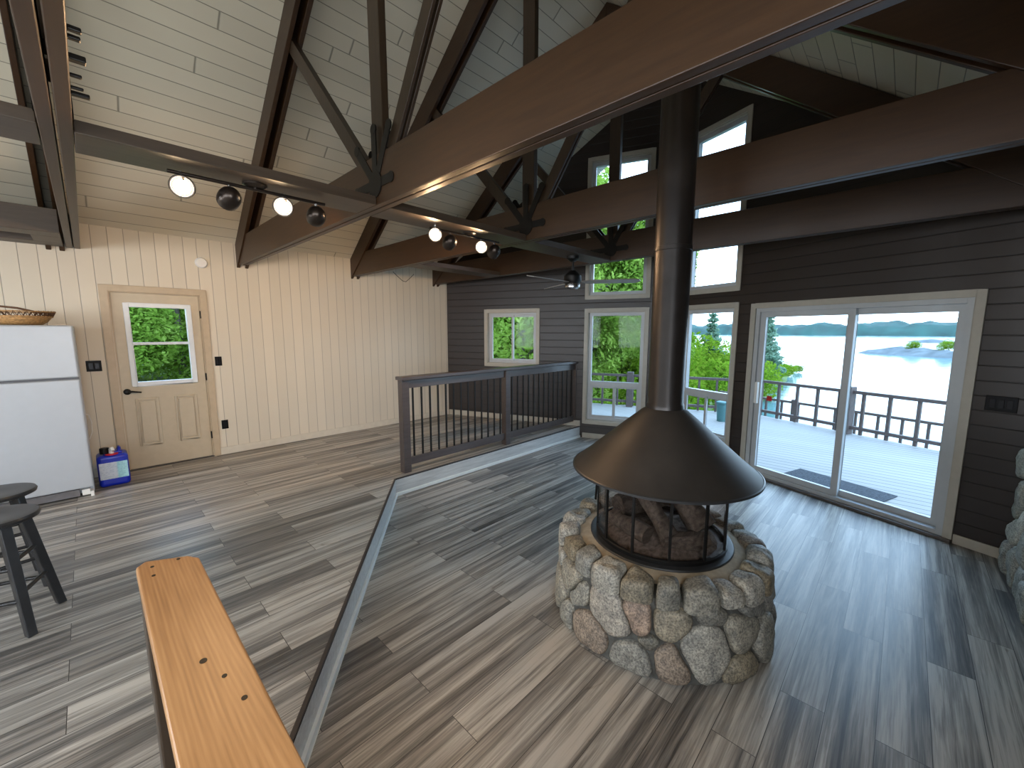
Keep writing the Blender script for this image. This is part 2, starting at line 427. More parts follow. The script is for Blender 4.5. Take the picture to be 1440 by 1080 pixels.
DOOR = (.205, .995, 0.0, 2.012)
flat = lambda s: WALLH
wall('wall_left', M['white_boards'], Vector((0,YL,0)), Vector((1,0,0)), Vector((0,1,0)), XB-.16, XC, -.2, lambda s: WALLH+.06, [DOOR])
SWIN = (.835, 1.775, 1.015, 1.915)
TWL, UWL = (2.655, 3.545, .11, 1.895), (2.655, 3.545, 2.15, 4.19)
TWR, UWR = (.295, 1.105, .11, 1.895), (.295, 1.105, 2.15, 4.19)
SLD = (1.385, 3.215, LOW+.02, 1.865)
topL = lambda s: roof((C + tL*s).y) + .05
topR = lambda s: roof((AP + tR*s).y) + .05
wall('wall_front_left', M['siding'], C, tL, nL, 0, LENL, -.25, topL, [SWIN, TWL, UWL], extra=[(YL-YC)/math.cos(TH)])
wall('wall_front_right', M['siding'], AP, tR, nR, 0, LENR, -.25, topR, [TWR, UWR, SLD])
WR1, WR2 = (-2.9, -1.5, .95, 2.15), (-.75, .45, .95, 2.15)
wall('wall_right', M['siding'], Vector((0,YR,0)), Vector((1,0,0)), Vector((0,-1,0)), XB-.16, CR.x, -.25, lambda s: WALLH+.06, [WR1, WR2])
BW1, BW2, BW3 = (.3, 1.9, .95, 2.2), (2.6, 4.2, .95, 2.2), (4.7, 5.9, .95, 2.2)
gable = lambda s: roof(YR + s) + .05
wall('wall_back', M['white_boards'], Vector((XB,YR,0)), Vector((0,1,0)), Vector((-1,0,0)), 0, YL-YR, -.2, gable, [BW1, BW2, BW3], extra=[YC-YR])
# ceiling: two sloping slabs meeting at the ridge, out to the prow
mb = MB()
xl = XC + .3
def slab(y0, y1, pts):
    lo = [Vector((x, y, roof(y))) for x, y in pts]; mb.hexa(lo, [p + Vector((0,0,.12)) for p in lo])
eo = .75
slab(YL, YC, [(XB-.2, YL+.5), (XB-.2, YC), (AP.x+eo, YC), (XC+eo, YL+.5)])
slab(YC, YR, [(XB-.2, YC), (XB-.2, YR-.5), (CR.x+eo, YR-.5), (AP.x+eo, YC)])
o = mb.build('ceiling', M['ceil_boards']); o['kind'] = 'structure'

# baseboards
def base(name, O, t, n, s0, s1, z, mat, h=.095, th=.018):
    mb = MB(); pbox(mb, O, t, n, s0, s1, -th, -.0005, z+.001, z+h); o = mb.build(name, mat, bevel=.004); o['kind'] = 'structure'
OL = Vector((0,YL,0)); XL = Vector((1,0,0)); NLW = Vector((0,1,0))
base('baseboard_left', OL, XL, NLW, 1.065, XC-.01, 0, M['base_white'])
base('baseboard_left_2', OL, XL, NLW, -3.5, .12, 0, M['base_white'])
base('baseboard_front_left', C, tL, nL, .02, (YL-3.84)/math.cos(TH), 0, M['trim'])
base('baseboard_front_low', C, tL, nL, (YL-3.8)/math.cos(TH), LENL-.02, LOW, M['trim'], .085)
base('baseboard_front_right', AP, tR, nR, .02, SLD[0]-.05, LOW, M['trim'], .085)
base('baseboard_front_right_2', AP, tR, nR, SLD[1]+.065, LENR-.02, LOW, M['trim'], .085)

# windows ------------------------------------------------------------
def window(name, O, t, n, op, label, cas=.055, fw=.05, kind='fixed', trim=M['trim'], casing=True):
    s0, s1, z0, z1 = op
    e = empty(name, pl(O,t,n,(s0+s1)/2,0,z0), label, kind='structure')
    if casing:
        mb = MB(); frame(mb, O,t,n, s0-cas, s1+cas, z0-cas, z1+cas, cas, -.018, -.0005); mb.build('casing', trim, e, bevel=.003)
        mb = MB(); frame(mb, O,t,n, s0, s1, z0, z1, .012, -.001, .09); mb.build('jamb', trim, e)
    a0, a1, b0, b1 = s0+.012, s1-.012, z0+.012, z1-.012
    mb = MB(); frame(mb, O,t,n, a0, a1, b0, b1, fw, .045, .11); mb.build('frame', M['vinyl'], e, bevel=.004)
    a0 += fw; a1 -= fw; b0 += fw; b1 -= fw
    def pane(x0, x1, y0, y1, d=.075, parent=e):
        mb = MB(); pbox(mb, O,t,n, x0, x1, d, d+.005, y0, y1); return mb.build('glass_pane', M['glass'], parent)
    if kind == 'fixed': pane(a0, a1, b0, b1)
    elif kind == 'slider':
        m = (a0+a1)/2
        mb = MB(); frame(mb, O,t,n, a0, m+.02, b0, b1, .035, .05, .075); s = mb.build('sash', M['vinyl'], e, bevel=.003); pane(a0+.035, m-.015, b0+.035, b1-.035, .06, s)
        mb = MB(); frame(mb, O,t,n, m-.02, a1, b0, b1, .035, .078, .10); s = mb.build('sash', M['vinyl'], e, bevel=.003); pane(m+.015, a1-.035, b0+.035, b1-.035, .088, s)
    elif kind == 'tall':
        zt = .73
        mb = MB(); pbox(mb, O,t,n, a0, a1, .04, .11, zt-.04, zt+.04); mb.build('transom', M['vinyl'], e, bevel=.003)
        pane(a0, a1, zt+.04, b1)
        m = (a0+a1)/2
        mb = MB(); frame(mb, O,t,n, a0, m+.025, b0, zt-.04, .03, .05, .075); s = mb.build('sash', M['vinyl'], e, bevel=.003); pane(a0+.03, m-.005, b0+.03, zt-.07, .06, s)
        mb = MB(); frame(mb, O,t,n, m-.025, a1, b0, zt-.04, .03, .078, .10); s = mb.build('sash', M['vinyl'], e, bevel=.003); pane(m+.005, a1-.03, b0+.03, zt-.07, .088, s)
    return e
window('window_1', C, tL, nL, SWIN, 'small slider window in the dark wall behind the railing', kind='slider', fw=.035)
window('window_2', C, tL, nL, TWL, 'tall window beside the railing end', kind='tall')
window('window_3', C, tL, nL, UWL, 'upper window above the tall one beside the railing')
window('window_4', AP, tR, nR, TWR, 'tall window behind the stove pipe beside the sliding door', kind='tall')
window('window_5', AP, tR, nR, UWR, 'upper window right of the stove pipe')
OR_ = Vector((0,YR,0)); NRW = Vector((0,-1,0)); OB = Vector((XB,YR,0)); TB = Vector((0,1,0)); NB = Vector((-1,0,0))
window('window_6', OR_, XL, NRW, WR1, 'right wall window'); window('window_7', OR_, XL, NRW, WR2, 'second right wall window')  # unseen openings added behind the camera to help brighten the room
for k, b in enumerate((BW1, BW2, BW3)): window('window_%d' % (8+k), OB, TB, NB, b, 'back wall window')  # unseen back openings, likewise added for interior fill

# sliding door --------------------------------------------------------
s0, s1, z0, z1 = SLD
e = empty('door_2', pl(AP,tR,nR,(s0+s1)/2,0,LOW), 'two panel sliding patio door to the deck', kind='structure')
mb = MB(); frame(mb, AP,tR,nR, s0-.06, s1+.06, LOW+.003, z1+.055, .06, -.02, -.0005, 'LRT'); mb.build('casing', M['trim'], e, bevel=.003)
mb = MB(); frame(mb, AP,tR,nR, s0, s1, z0, z1, .05, -.001, .13); mb.build('frame', M['vinyl'], e, bevel=.004)
mb = MB(); pbox(mb, AP,tR,nR, s0-.06, s1+.06, -.045, -.0005, LOW+.002, LOW+.03); mb.build('threshold', plain('bronze_threshold', (.12,.10,.085), .4, .3), e, bevel=.003)
a0, a1, b0, b1 = s0+.05, s1-.05, z0+.05, z1-.05; m = 2.355
mb = MB(); frame(mb, AP,tR,nR, a0, m+.04, b0, b1, .062, .02, .06); sl = mb.build('sliding_panel', M['vinyl'], e, bevel=.004)
mb = MB(); pbox(mb, AP,tR,nR, a0+.062, m-.022, .037, .043, b0+.062, b1-.062); mb.build('glass_pane', M['glass'], sl)
mb = MB(); pbox(mb, AP,tR,nR, a0+.012, a0+.05, -.02, .02, .72, .98); mb.build('handle', M['white_plastic'], sl, bevel=.006)
mb = MB(); frame(mb, AP,tR,nR, m-.04, a1, b0, b1, .062, .07, .11); sl = mb.build('fixed_panel', M['vinyl'], e, bevel=.004)
mb = MB(); pbox(mb, AP,tR,nR, m+.022, a1-.062, .087, .093, b0+.062, b1-.062); mb.build('glass_pane', M['glass'], sl)
mb = MB(); pbox(mb, AP,tR,nR, 1.575, 1.635, .033, .037, .765, .825); o = mb.build('sticker', M['red'], bevel=.001); tag(o, 'small red square sticker on the sliding door glass', 'sticker')

# entry door ----------------------------------------------------------
d0, d1, _, dz = DOOR
e = empty('door_1', (d0, YL, 0), 'beige entry door with a half window', kind='structure')
mb = MB(); frame(mb, OL,XL,NLW, d0-.075, d1+.07, .001, dz+.065, .07, -.02, -.0005, 'LRT'); mb.build('casing', M['trim_warm'], e, bevel=.003)
mb = MB(); frame(mb, OL,XL,NLW, d0, d1, .0, dz, .012, .0, .10, 'LRT'); mb.build('jamb', M['trim_warm'], e)
W = (.307, .903, .958, 1.893)
mb = MB(); a0, a1, b1 = d0+.014, d1-.014, dz-.014
mb2 = [(a0, W[0]+.03, .012, b1), (W[1]-.03, a1, .012, b1), (W[0]+.03, W[1]-.03, W[3]-.03, b1), (W[0]+.03, W[1]-.03, .012, W[2]+.03)]
for q in mb2: pbox(mb, OL,XL,NLW, q[0], q[1], .015, .058, q[2], q[3])
slab_ = mb.build('door_slab', M['door'], e)
for (p0, p1) in ((.352, .49), (.70, .845)):
    mb = MB(); frame(mb, OL,XL,NLW, p0-.035, p1+.035, .265, .815, .022, .004, .016); mb.build('panel_molding', M['door'], slab_, bevel=.006)
    mb = MB(); pbox(mb, OL,XL,NLW, p0, p1, .002, .016, .30, .78); mb.build('raised_panel', M['door'], slab_, bevel=.009)
mb = MB(); frame(mb, OL,XL,NLW, W[0], W[1], W[2], W[3], .048, -.004, .07); wf = mb.build('window_frame', M['vinyl_door'], e, bevel=.005)
mb = MB(); pbox(mb, OL,XL,NLW, W[0]+.048, W[1]-.048, .02, .05, 1.425, 1.455); mb.build('meeting_rail', M['vinyl_door'], wf, bevel=.003)
mb = MB(); pbox(mb, OL,XL,NLW, W[0]+.048, W[1]-.048, .03, .036, W[2]+.048, W[3]-.048); mb.build('glass_pane', M['glass'], wf)
mb = MB(); Mx = Matrix.Rotation(R(90), 3, 'X')
mb.lathe([(.0,0),(.033,0),(.033,.012),(.014,.02),(.014,.05),(0,.05)], 20, (.262, YL+.015, .905), M=Mx)
mb.tube([(.262,YL-.035,.905),(.30,YL-.037,.907),(.345,YL-.035,.898),(.378,YL-.033,.893)], [.013,.011,.009,.008], 10)
mb.build('lever_handle', M['iron'], e, smooth=True)
mb = MB()
for z in (.28, 1.02, 1.78): mb.box((d1-.012, YL-.004, z-.045), (d1+.006, YL+.014, z+.045))
mb.build('hinges', M['iron'], e)
mb = MB(); pbox(mb, OL,XL,NLW, d0, d1, -.02, .06, .0005, .012); mb.build('threshold', plain('dark_threshold', (.05,.045,.04), .5), e)

# ------------------------------------------------------------------ roof trusses
ZB, ZT = 2.42, 2.73
def truss(xc, label, raft_dx=0., pegs=False):
    e = empty('roof_truss', (xc, YC, ZB), label, 'truss', 'roof trusses')
    for sg in (-1, 1):
        mb = MB(); mb.box((xc+sg*.005, YR+.003, ZB), (xc+sg*.050, YL-.003, ZT)); mb.build('tie_beam', M['beam'], e, bevel=.004)
    for ys in (1, -1):
        for sg in (-1, 1):
            ye = YL-.003 if ys > 0 else YR+.003
            x0, x1 = xc+raft_dx+sg*.026, xc+raft_dx+sg*.064
            yy = [(ye, roof(ye)-.012), (YC, roof(YC)-.012), (YC, roof(YC)-.30), (ye, roof(ye)-.30)]
            if sg < 0: x0, x1 = x0-.001, x1-.001
            mb = MB(); mb.hexa([Vector((x0,y,z)) for y,z in yy], [Vector((x1,y,z)) for y,z in yy]); mb.build('rafter', M['beam'], e, bevel=.004)
    mb = MB(); mb.box((xc-.0255, YC-.14-.07, ZT-.002), (xc+.0255, YC-.14+.07, roof(YC)-.16)); mb.build('king_post', M['beam_z'], e, bevel=.004)
    kb = YC-.14
    for ys in (1, -1):
        yt, ya = (4.12, kb+.10) if ys > 0 else (1.48, kb-.07)
        for sg in (-1, 1) if ys < 0 else (0,):
            x = xc + sg*.0185
            A, B = Vector((x, ya, ZT-.13)), Vector((x, yt, roof(yt)-.17)); dd = (B-A).normalized()
            mb = MB(); mb.bar(A + dd*(.13/dd.z), B, (.051 if sg == 0 else .022), .10, dd.cross(Vector((1,0,0)))); mb.build('strut', M['beam_z'], e, bevel=.003)
    # iron gusset on each face
    for sg in (-1, 1):
        x = xc + sg*.0515
        mb = MB(); z = ZB+.13
        arms = [((0,1), .34, .045), ((.66,.75), .36, .045), ((-.52,.85), .36, .045), ((-1,.0), .20, .045), ((1,.0), .26, .045)]
        for (dy, dz_), ln, w in arms:
            d = Vector((0, dy, dz_)).normalized(); p = Vector((x, kb, z))
            mb.bar(p, p + d*ln, .008, w*1.3, d.cross(Vector((1,0,0))))
            mb.lathe([(0,-.005),(.034,-.005),(.034,.005),(0,.005)], 14, p + d*ln, M=Matrix.Rotation(R(90), 3, 'Y'))
        mb.lathe([(0,-.006),(.085,-.006),(.085,.006),(0,.006)], 20, (x, kb, z), M=Matrix.Rotation(R(90), 3, 'Y'))
        mb.build('gusset_plate', M['iron'], e)
    if pegs:
        for y, z, l in ((1.62,2.60,.03),(1.68,2.60,.03),(1.95,2.60,.035),(2.16,2.60,.03),(2.30,2.60,.03),(2.38,2.60,.06)):
            pass
    return e
TX = [-.009, 1.475, 2.965, 4.47]
truss(TX[0], 'brown roof truss nearest the camera, above the fridge and stools', raft_dx=-.125, pegs=True)
truss(TX[1], 'brown roof truss whose large tie beam crosses in front of the stove pipe')
truss(TX[2], 'brown roof truss whose tie beam passes close behind the black stove pipe')
truss(TX[3], 'brown roof truss closest to the dark window wall')

# pegs on the near truss's tie (dark bolts that stick out sideways)
tr0 = [o for o in col.objects if o.name == 'roof_truss'][0]
for y, l, w in ((1.815,.030,.022),(1.865,.028,.020),(2.005,.040,.032),(2.125,.030,.018),(2.225,.034,.016),(2.285,.050,.024)):
    mb = MB(); mb.box((TX[0]+.0505, y-w*.45, ZB+.022), (TX[0]+.0505+l, y+w*.45, ZB+.022+w*.6)); mb.build('peg', M['iron'], tr0, bevel=.003)

# lighting plank down the middle (flush with the ties), split between the trusses
mb = MB(); xs = [XB+.01] + [k for x in TX for k in (x-.052, x+.052)]
xs = xs[:-1]
for a, b in zip(xs[0::2], xs[1::2]): mb.box((a+.001, 2.625, ZB), (b-.001, 2.915, ZB+.055))
o = mb.build('center_beam', M['beam_x'], bevel=.003); tag(o, 'long brown flat beam carrying the track lights across the trusses', 'beam')
mb = MB(); mb.box((TX[2]+.053, 4.50, ZB), (TX[3]-.053, 4.80, ZB+.055)); o = mb.build('cross_beam', M['beam_x'], bevel=.003)
tag(o, 'short brown flat beam between the two farthest trusses with a loose wire below', 'beam')
# framing left of the near truss
e = empty('overhead_frame', (-1.5, 5.8, ZB), 'brown timber frame over the fridge, left of the nearest truss', 'beam')
for y0, y1, h in ((5.36,5.60,.20), (5.96,6.20,.06)):
    mb = MB(); mb.box((XB+.05, y0, ZB), (TX[0]-.068, y1, ZB+h)); mb.build('plank', M['beam_x'], e, bevel=.004)
mb = MB(); mb.box((-.26, 5.601, ZB), (TX[0]-.068, 5.959, ZB+.055)); mb.build('cross_piece', M['beam_x'], e, bevel=.004)

# ------------------------------------------------------------------ lamps
def spot_head(parent, p, aim, lit):
    """p: pivot under the bar, aim: direction of the mouth"""
    p = Vector(p); aim = Vector(aim).normalized()
    Mq = aim.to_track_quat('Z', 'Y').to_matrix()
    mb = MB(); mb.lathe([(0,-.062),(.018,-.060),(.036,-.048),(.050,-.026),(.056,.0),(.056,.028),(.052,.05),(.047,.05),(.044,.02),(.030,-.01),(0,-.02)], 24, p, M=Mq)
    h = mb.build('lamp_head', M['spot_metal'], parent, smooth=True)
    mb = MB(); mb.lathe([(0,-.005),(.026,.0),(.036,.024),(.037,.040),(.031,.050),(0,.054)], 20, p, M=Mq); mb.build('bulb', M['bulb'], h, smooth=True)
    mb = MB(); mb.tube([p + Vector((0,0,.075)), p + Vector((0,0,.045)), p - aim*.03 + Vector((0,0,.03))], .007, 8); mb.tube([p+Vector((0,-.035,.045)), p+Vector((0,-.052,.02)), p+Vector((0,-.05,0))], .006, 6)
    mb.build('bracket', M['chrome'], h, smooth=True)
    ld = bpy.data.lights.new('bulb_light', 'SPOT'); ld.energy = lit[0]; ld.color = (1,.61,.31); ld.shadow_soft_size = .03; ld.spot_size = R(lit[1]); ld.spot_blend = .8
    lo = bpy.data.objects.new('bulb_light', ld); col.objects.link(lo); lo.location = p + aim*.075; lo.rotation_euler = (-aim).to_track_quat('Z', 'Y').to_euler()
def track(x0, x1, can, heads, label):
    e = empty('track_light', (can, YC, ZB), label, 'track light', 'track lights')
    mb = MB(); mb.lathe([(0,ZB-.001),(.062,ZB-.001),(.062,ZB-.012),(.045,ZB-.022),(0,ZB-.022)], 28, (can, YC, 0)); mb.build('canopy', M['spot_metal'], e, smooth=True)
    mb = MB(); mb.tube([(can,YC,ZB-.02),(can,YC,ZB-.03)], .012, 8); mb.tube([(x0,YC,ZB-.03),(x1,YC,ZB-.03)], .009, 10); mb.build('bar', M['spot_metal'], e, smooth=True)
    for p, aim, lit in heads: spot_head(e, p, aim, lit)
CAMV = Vector((0,0,CAMZ))
def toward(p, dz=0): v = CAMV - Vector(p); v.z += dz; return v
p1, p2, p3, p4 = (.415,YC,2.325), (.892,YC,2.325), (1.997,YC,2.345), (2.487,YC,2.32)
q1, q2, q3, q4 = (.622,YC,2.318), (1.085,YC,2.313), (2.143,YC,2.313), (2.643,YC,2.308)
BR, DK = (16., 150), (32., 115)
track(.36, 1.14, .75, [(p1, toward(p1), BR), (q1, (-.1,1,-.35), DK), (p2, toward(p2), BR), (q2, (.15,1,-.3), DK)], 'track light with two lit bulbs in front of the entry door')
track(1.95, 2.70, 2.35, [(p3, toward(p3), BR), (q3, (.25,1,-.35), DK), (p4, toward(p4), BR), (q4, (.3,1,-.6), DK)], 'track light with two lit bulbs nearer the ceiling fan')

# ceiling fan
fx, fy = 3.86, YC
e = empty('ceiling_fan', (fx, fy, ZB), 'dark ceiling fan with a small silver light under the beam', 'ceiling fan')
mb = MB(); mb.lathe([(0,ZB-.001),(.07,ZB-.001),(.068,ZB-.03),(.03,ZB-.06),(0,ZB-.06)], 28, (fx,fy,0)); mb.build('canopy', M['iron'], e, smooth=True)
mb = MB(); mb.tube([(fx,fy,ZB-.055),(fx,fy,2.21)], .013, 12); mb.build('downrod', M['iron'], e, smooth=True)
mb = MB(); mb.lathe([(0,2.26),(.035,2.26),(.06,2.235),(.095,2.205),(.10,2.15),(.085,2.12),(0,2.12)], 32, (fx,fy,0)); mb.build('motor', M['iron'], e, smooth=True)
mb = MB(); mb.lathe([(0,2.12),(.078,2.12),(.085,2.10),(.082,2.075),(.06,2.06),(0,2.055)], 28, (fx,fy,0)); mb.build('light_kit', M['chrome'], e, smooth=True)
for a in (62, 180, 302):
    mb = MB(); Mr = Matrix.Translation((fx,fy,2.135)) @ Matrix.Rotation(R(a),4,'Z') @ Matrix.Rotation(R(-11),4,'X')
    outl = [(.10,-.025),(.17,-.055),(.66,-.068),(.72,-.05),(.735,0),(.72,.05),(.66,.068),(.17,.055),(.10,.025)]
    mb.hexa([Mr @ Vector((x,y,-.004)) for x,y in outl], [Mr @ Vector((x,y,.004)) for x,y in outl]); mb.build('blade', plain('dark_fan_blade', (.26,.235,.21), .35, var=.1) if a == 62 else bpy.data.materials['dark_fan_blade'], e)

# smoke detector, switches, outlets
mb = MB(); mb.lathe([(0,0),(.062,0),(.062,.018),(.05,.032),(0,.035)], 32, (1.045,YL-.0005,2.40), M=Matrix.Rotation(R(90),3,'X')); o = mb.build('smoke_detector', M['white_plastic'], smooth=True); tag(o, 'round white smoke detector high on the cream wall', 'smoke detector')
def plate(name, O, t, n, s, z, w, h, label, cat, toggles=1):
    e = empty(name, pl(O,t,n,s,0,z), label, cat)
    mb = MB(); pbox(mb, O,t,n, s-w/2, s+w/2, -.008, -.0005, z-h/2, z+h/2); mb.build('cover_plate', M['black_plastic'], e, bevel=.003)
    for k in range(toggles):
        c = s + (k-(toggles-1)/2)*.046
        mb = MB(); pbox(mb, O,t,n, c-.017, c+.017, -.012, -.0078, z-.034, z+.034); mb.build('socket' if cat == 'outlet' else 'rocker', plain('gloss_black', (.006,.006,.008), .3, Specular_IOR_Level=.25) if 'gloss_black' not in bpy.data.materials else bpy.data.materials['gloss_black'], e, bevel=.002)
plate('light_switch', OL, XL, NLW, 1.128, 1.206, .072, .115, 'black light switch on the cream wall right of the entry door', 'light switch')
plate('wall_outlet', OL, XL, NLW, 1.137, .39, .072, .115, 'black outlet low on the cream wall right of the entry door', 'outlet')
plate('double_switch', OL, XL, NLW, .028, 1.21, .118, .115, 'black double switch between the fridge and the entry door', 'light switch', 2)
plate('triple_switch', AP, tR, nR, 3.43, 1.03, .17, .12, 'black switch plate on the dark wall right of the sliding door', 'light switch', 3)

# dangling wire
mb = MB(); mb.tube([(3.62,6.222,2.56),(3.70,6.215,2.49),(3.79,6.21,2.425),(3.85,6.21,2.415),(3.93,6.212,2.48),(4.02,6.222,2.56)], .005, 6); mb.build('wire_loop', M['cord_b'], smooth=True)
o = bpy.data.objects['wire_loop']; tag(o, 'thin loose wire looping on the cream wall below the short cross beam', 'wire')

# ------------------------------------------------------------------ fridge, basket, jug, stools
e = empty('refrigerator', (-.45, 5.9, 0), 'white top freezer refrigerator beside the entry door', 'refrigerator')
fx0, fx1 = -.835, -.078
mb = MB(); mb.box((fx0, 5.59, .03), (fx1, 6.19, 1.632)); mb.build('cabinet', M['fridge'], e, bevel=.008)
mb = MB(); mb.box((fx0+.004, 5.572, .10), (fx1-.004, 5.592, 1.62)); mb.build('gasket', M['gasket'], e)
mb = MB(); mb.box((fx0, 5.515, 1.155), (fx1, 5.574, 1.632)); mb.build('freezer_door', M['fridge'], e, bevel=.014, seg=3)
mb = MB(); mb.box((fx0, 5.515, .095), (fx1, 5.574, 1.135)); mb.build('fridge_door', M['fridge'], e, bevel=.014, seg=3)
mb = MB(); mb.box((fx0+.02, 5.545, .02), (fx1-.10, 5.60, .085)); 
for k in range(5): mb.box((fx0+.03, 5.541, .03+k*.011), (fx1-.14, 5.546, .034+k*.011))
mb.build('toe_grille', M['gasket'], e)
mb = MB(); mb.box((fx1-.085, 5.54, .02), (fx1-.03, 5.60, .075)); mb.box((fx1-.03, 5.53, .0), (fx1-.005, 5.60, .05)); mb.build('foot', M['white_plastic'], e, bevel=.004)
for qx, qy in ((fx0+.01, 5.6), (fx1-.05, 6.1), (fx0+.01, 6.1)):
    mb = MB(); mb.box((qx, qy, 0), (qx+.04, qy+.05, .03)); mb.build('foot', M['black_plastic'], e)
mb = MB(); mb.box((fx1-.10, 5.53, 1.632), (fx1-.035, 5.61, 1.646)); mb.build('hinge_cap', plain('tan_plastic', (.35,.28,.2), .5), e, bevel=.003)
mb = MB(); mb.tube([(fx1-.004,6.12,.72),(fx1+.02,6.15,.70),(fx1+.035,6.16,.62),(fx1+.03,6.15,.52),(fx1+.005,6.12,.45)], .004, 6); mb.build('power_cord', M['white_plastic'], e, smooth=True)

bc = (-.40, 5.80, 1.633)
e = empty('wicker_basket', bc, 'shallow straw basket with a zigzag rim on top of the refrigerator', 'basket')
mb = MB(); mb.lathe([(0,.004),(.13,.004),(.165,.03),(.20,.085),(.194,.085),(.158,.034),(.125,.012),(0,.012)], 40, bc); mb.build('bowl', M['wicker'], e, smooth=True)
mb = MB()
for k in range(4):
    r = .14 + .018*k; z = .022 + .018*k
    mb.tube([(bc[0]+(r+.004)*math.cos(t), bc[1]+(r+.004)*math.sin(t), bc[2]+z) for t in [2*math.pi*i/40 for i in range(41)]], .006, 6)
mb.build('woven_band', M['wicker'], e, smooth=True)
mb = MB(); pts = []
for i in range(73):
    t = 2*math.pi*i/72; zz = .085 if i % 2 == 0 else .125; r = .20 if i % 2 == 0 else .218
    pts.append((bc[0]+r*math.cos(t), bc[1]+r*math.sin(t), bc[2]+zz))
mb.tube(pts, .006, 6); mb.build('zigzag_rim', M['wicker_dark'], e, smooth=True)
mb = MB(); mb.tube([(bc[0]+.218*math.cos(t), bc[1]+.218*math.sin(t), bc[2]+.122) for t in [2*math.pi*i/48 for i in range(49)]], .005, 6); mb.build('top_hoop', M['wicker'], e, smooth=True)
mb = MB(); mb.tube([(bc[0]-.20, bc[1]-.05, bc[2]+.10), (bc[0]-.12, bc[1]-.08, bc[2]+.165), (bc[0], bc[1]-.12, bc[2]+.15), (bc[0]+.13, bc[1]-.17, bc[2]+.11)], .009, 8); mb.build('handle', M['wicker_dark'], e, smooth=True)

jx0, jx1, jy0, jy1 = -.045, .19, 5.72, 5.95
e = empty('water_jug', (.07, 5.83, 0), 'blue plastic water jug with a pale label between fridge and entry door', 'jug')
mb = MB(); mb.box((jx0, jy0, .001), (jx1, jy1, .33))
o = mb.build('body', M['blue'], e, bevel=.035, seg=4, smooth=True)
mb = MB(); mb.box((jx0+.05, jy0+.05, .325), (jx1-.04, jy1-.04, .352)); mb.build('shoulder', M['blue'], e, bevel=.012, seg=3)
mb = MB(); mb.box((jx0+.012, jy0-.003, .085), (jx1-.012, jy0+.004, .255)); mb.build('label', M['label'], e)
mb = MB(); mb.lathe([(0,.34),(.036,.34),(.036,.395),(.032,.40),(0,.40)], 24, (jx0+.065, jy0+.07, 0)); mb.build('cap', M['black_plastic'], e, smooth=True)
mb = MB(); mb.lathe([(0,.0),(.05,.0),(.05,.012),(0,.012)], 24, (jx0+.115, jy0+.04, .329)); mb.build('red_collar', M['red'], e, smooth=True)
mb = MB(); mb.tube([(jx0+.115, jy0+.04, .338), (jx0+.115, jy0+.035, .385), (jx0+.122, jy0+.005, .398), (jx0+.128, jy0-.012, .375)], [.020,.019,.015,.014], 12); mb.build('spigot', M['white_plastic'], e, smooth=True)
mb = MB(); mb.tube([(jx1-.07, jy0+.06, .345), (jx1-.06, jy0+.08, .375), (jx1-.06, jy0+.16, .375), (jx1-.07, jy0+.19, .345)], .013, 10); mb.build('handle', M['blue'], e, smooth=True)

def make_stool(x, y, rz, label):
    e = empty('bar_stool', (x,y,0), label, 'stool', 'black stools')
    e['_o'] = (0,0,0)
    H = .622; rs, rf = .115, .212
    mb = MB(); mb.lathe([(0,H-.034),(.155,H-.034),(.172,H-.026),(.176,H-.012),(.170,H-.002),(.14,H+.0),(.07,H-.006),(0,H-.008)], 44); mb.build('seat', M['stool'], e, smooth=True)
    for k in range(4):
        a = R(45+90*k); d = Vector((math.cos(a), math.sin(a), 0)); top = d*rs + Vector((0,0,H-.03)); bot = d*rf + Vector((0,0,.0))
        q = [(-.019,-.019),(.019,-.019),(.019,.019),(-.019,.019)]; tn = Vector((-d.y, d.x, 0))
        mb = MB(); mb.hexa([bot + d*i + tn*j for i,j in q], [top + d*i*1.15 + tn*j*1.15 for i,j in q]); mb.build('leg', M['stool'], e, bevel=.004)
    for z, in ((.19,),(.36,)):
        for k in range(4):
            zz = z + (.035 if k % 2 else 0)
            r = rs + (rf-rs)*(1-zz/(H-.03)); a, b = R(45+90*k), R(135+90*k)
            mb = MB(); mb.tube([(r*math.cos(a), r*math.sin(a), zz), (r*math.cos(b), r*math.sin(b), zz)], .011, 10); mb.build('stretcher', M['stool'], e, smooth=True)
    e.rotation_euler = (0,0,R(rz)); return e
s_ = make_stool(-.435, 3.355, -19, 'black round wooden stool closest to the camera')
s2 = copy_tree(s_); s2.location = (-.475, 3.86, 0); s2.rotation_euler = (0,0,R(10)); s2['label'] = 'black round wooden stool behind the other, nearer the refrigerator'

# ------------------------------------------------------------------ pine rail cap bottom left
e = empty('half_rail', (.1, .6, 0), 'pine topped railing with a brown post in the near corner', 'railing')
ZC = .93
mb = MB(); pts = [(.036,-.60),(.175,-.60),(.170,1.43),(.150,1.465),(.058,1.515),(.036,1.49)]
mb.hexa([Vector((x,y,ZC-.038)) for x,y in pts], [Vector((x,y,ZC)) for x,y in pts]); cap = mb.build('rail_cap', M['pine_board'], e, bevel=.006, seg=3)
for x, y, r in ((.069,1.462,.0045),(.126,1.460,.0045),(.067,1.405,.0045),(.103,.955,.0065),(.124,.882,.0045),(.138,.80,.005)):
    mb = MB(); mb.lathe([(0,.0003),(r,.0003),(r,.0008),(0,.0008)], 14, (x,y,ZC), M=Matrix.Diagonal((1,1.2,1))); mb.build('nail_hole', M['iron'], cap)
mb = MB(); mb.box((.037, 1.33, 0.001), (.155, 1.462, ZC-.038)); mb.build('post', M['beam_z'], e, bevel=.005)
mb = MB(); mb.box((.040, -.6, ZC-.10), (.066, 1.33, ZC-.038)); mb.build('apron', M['beam'], e, bevel=.003)
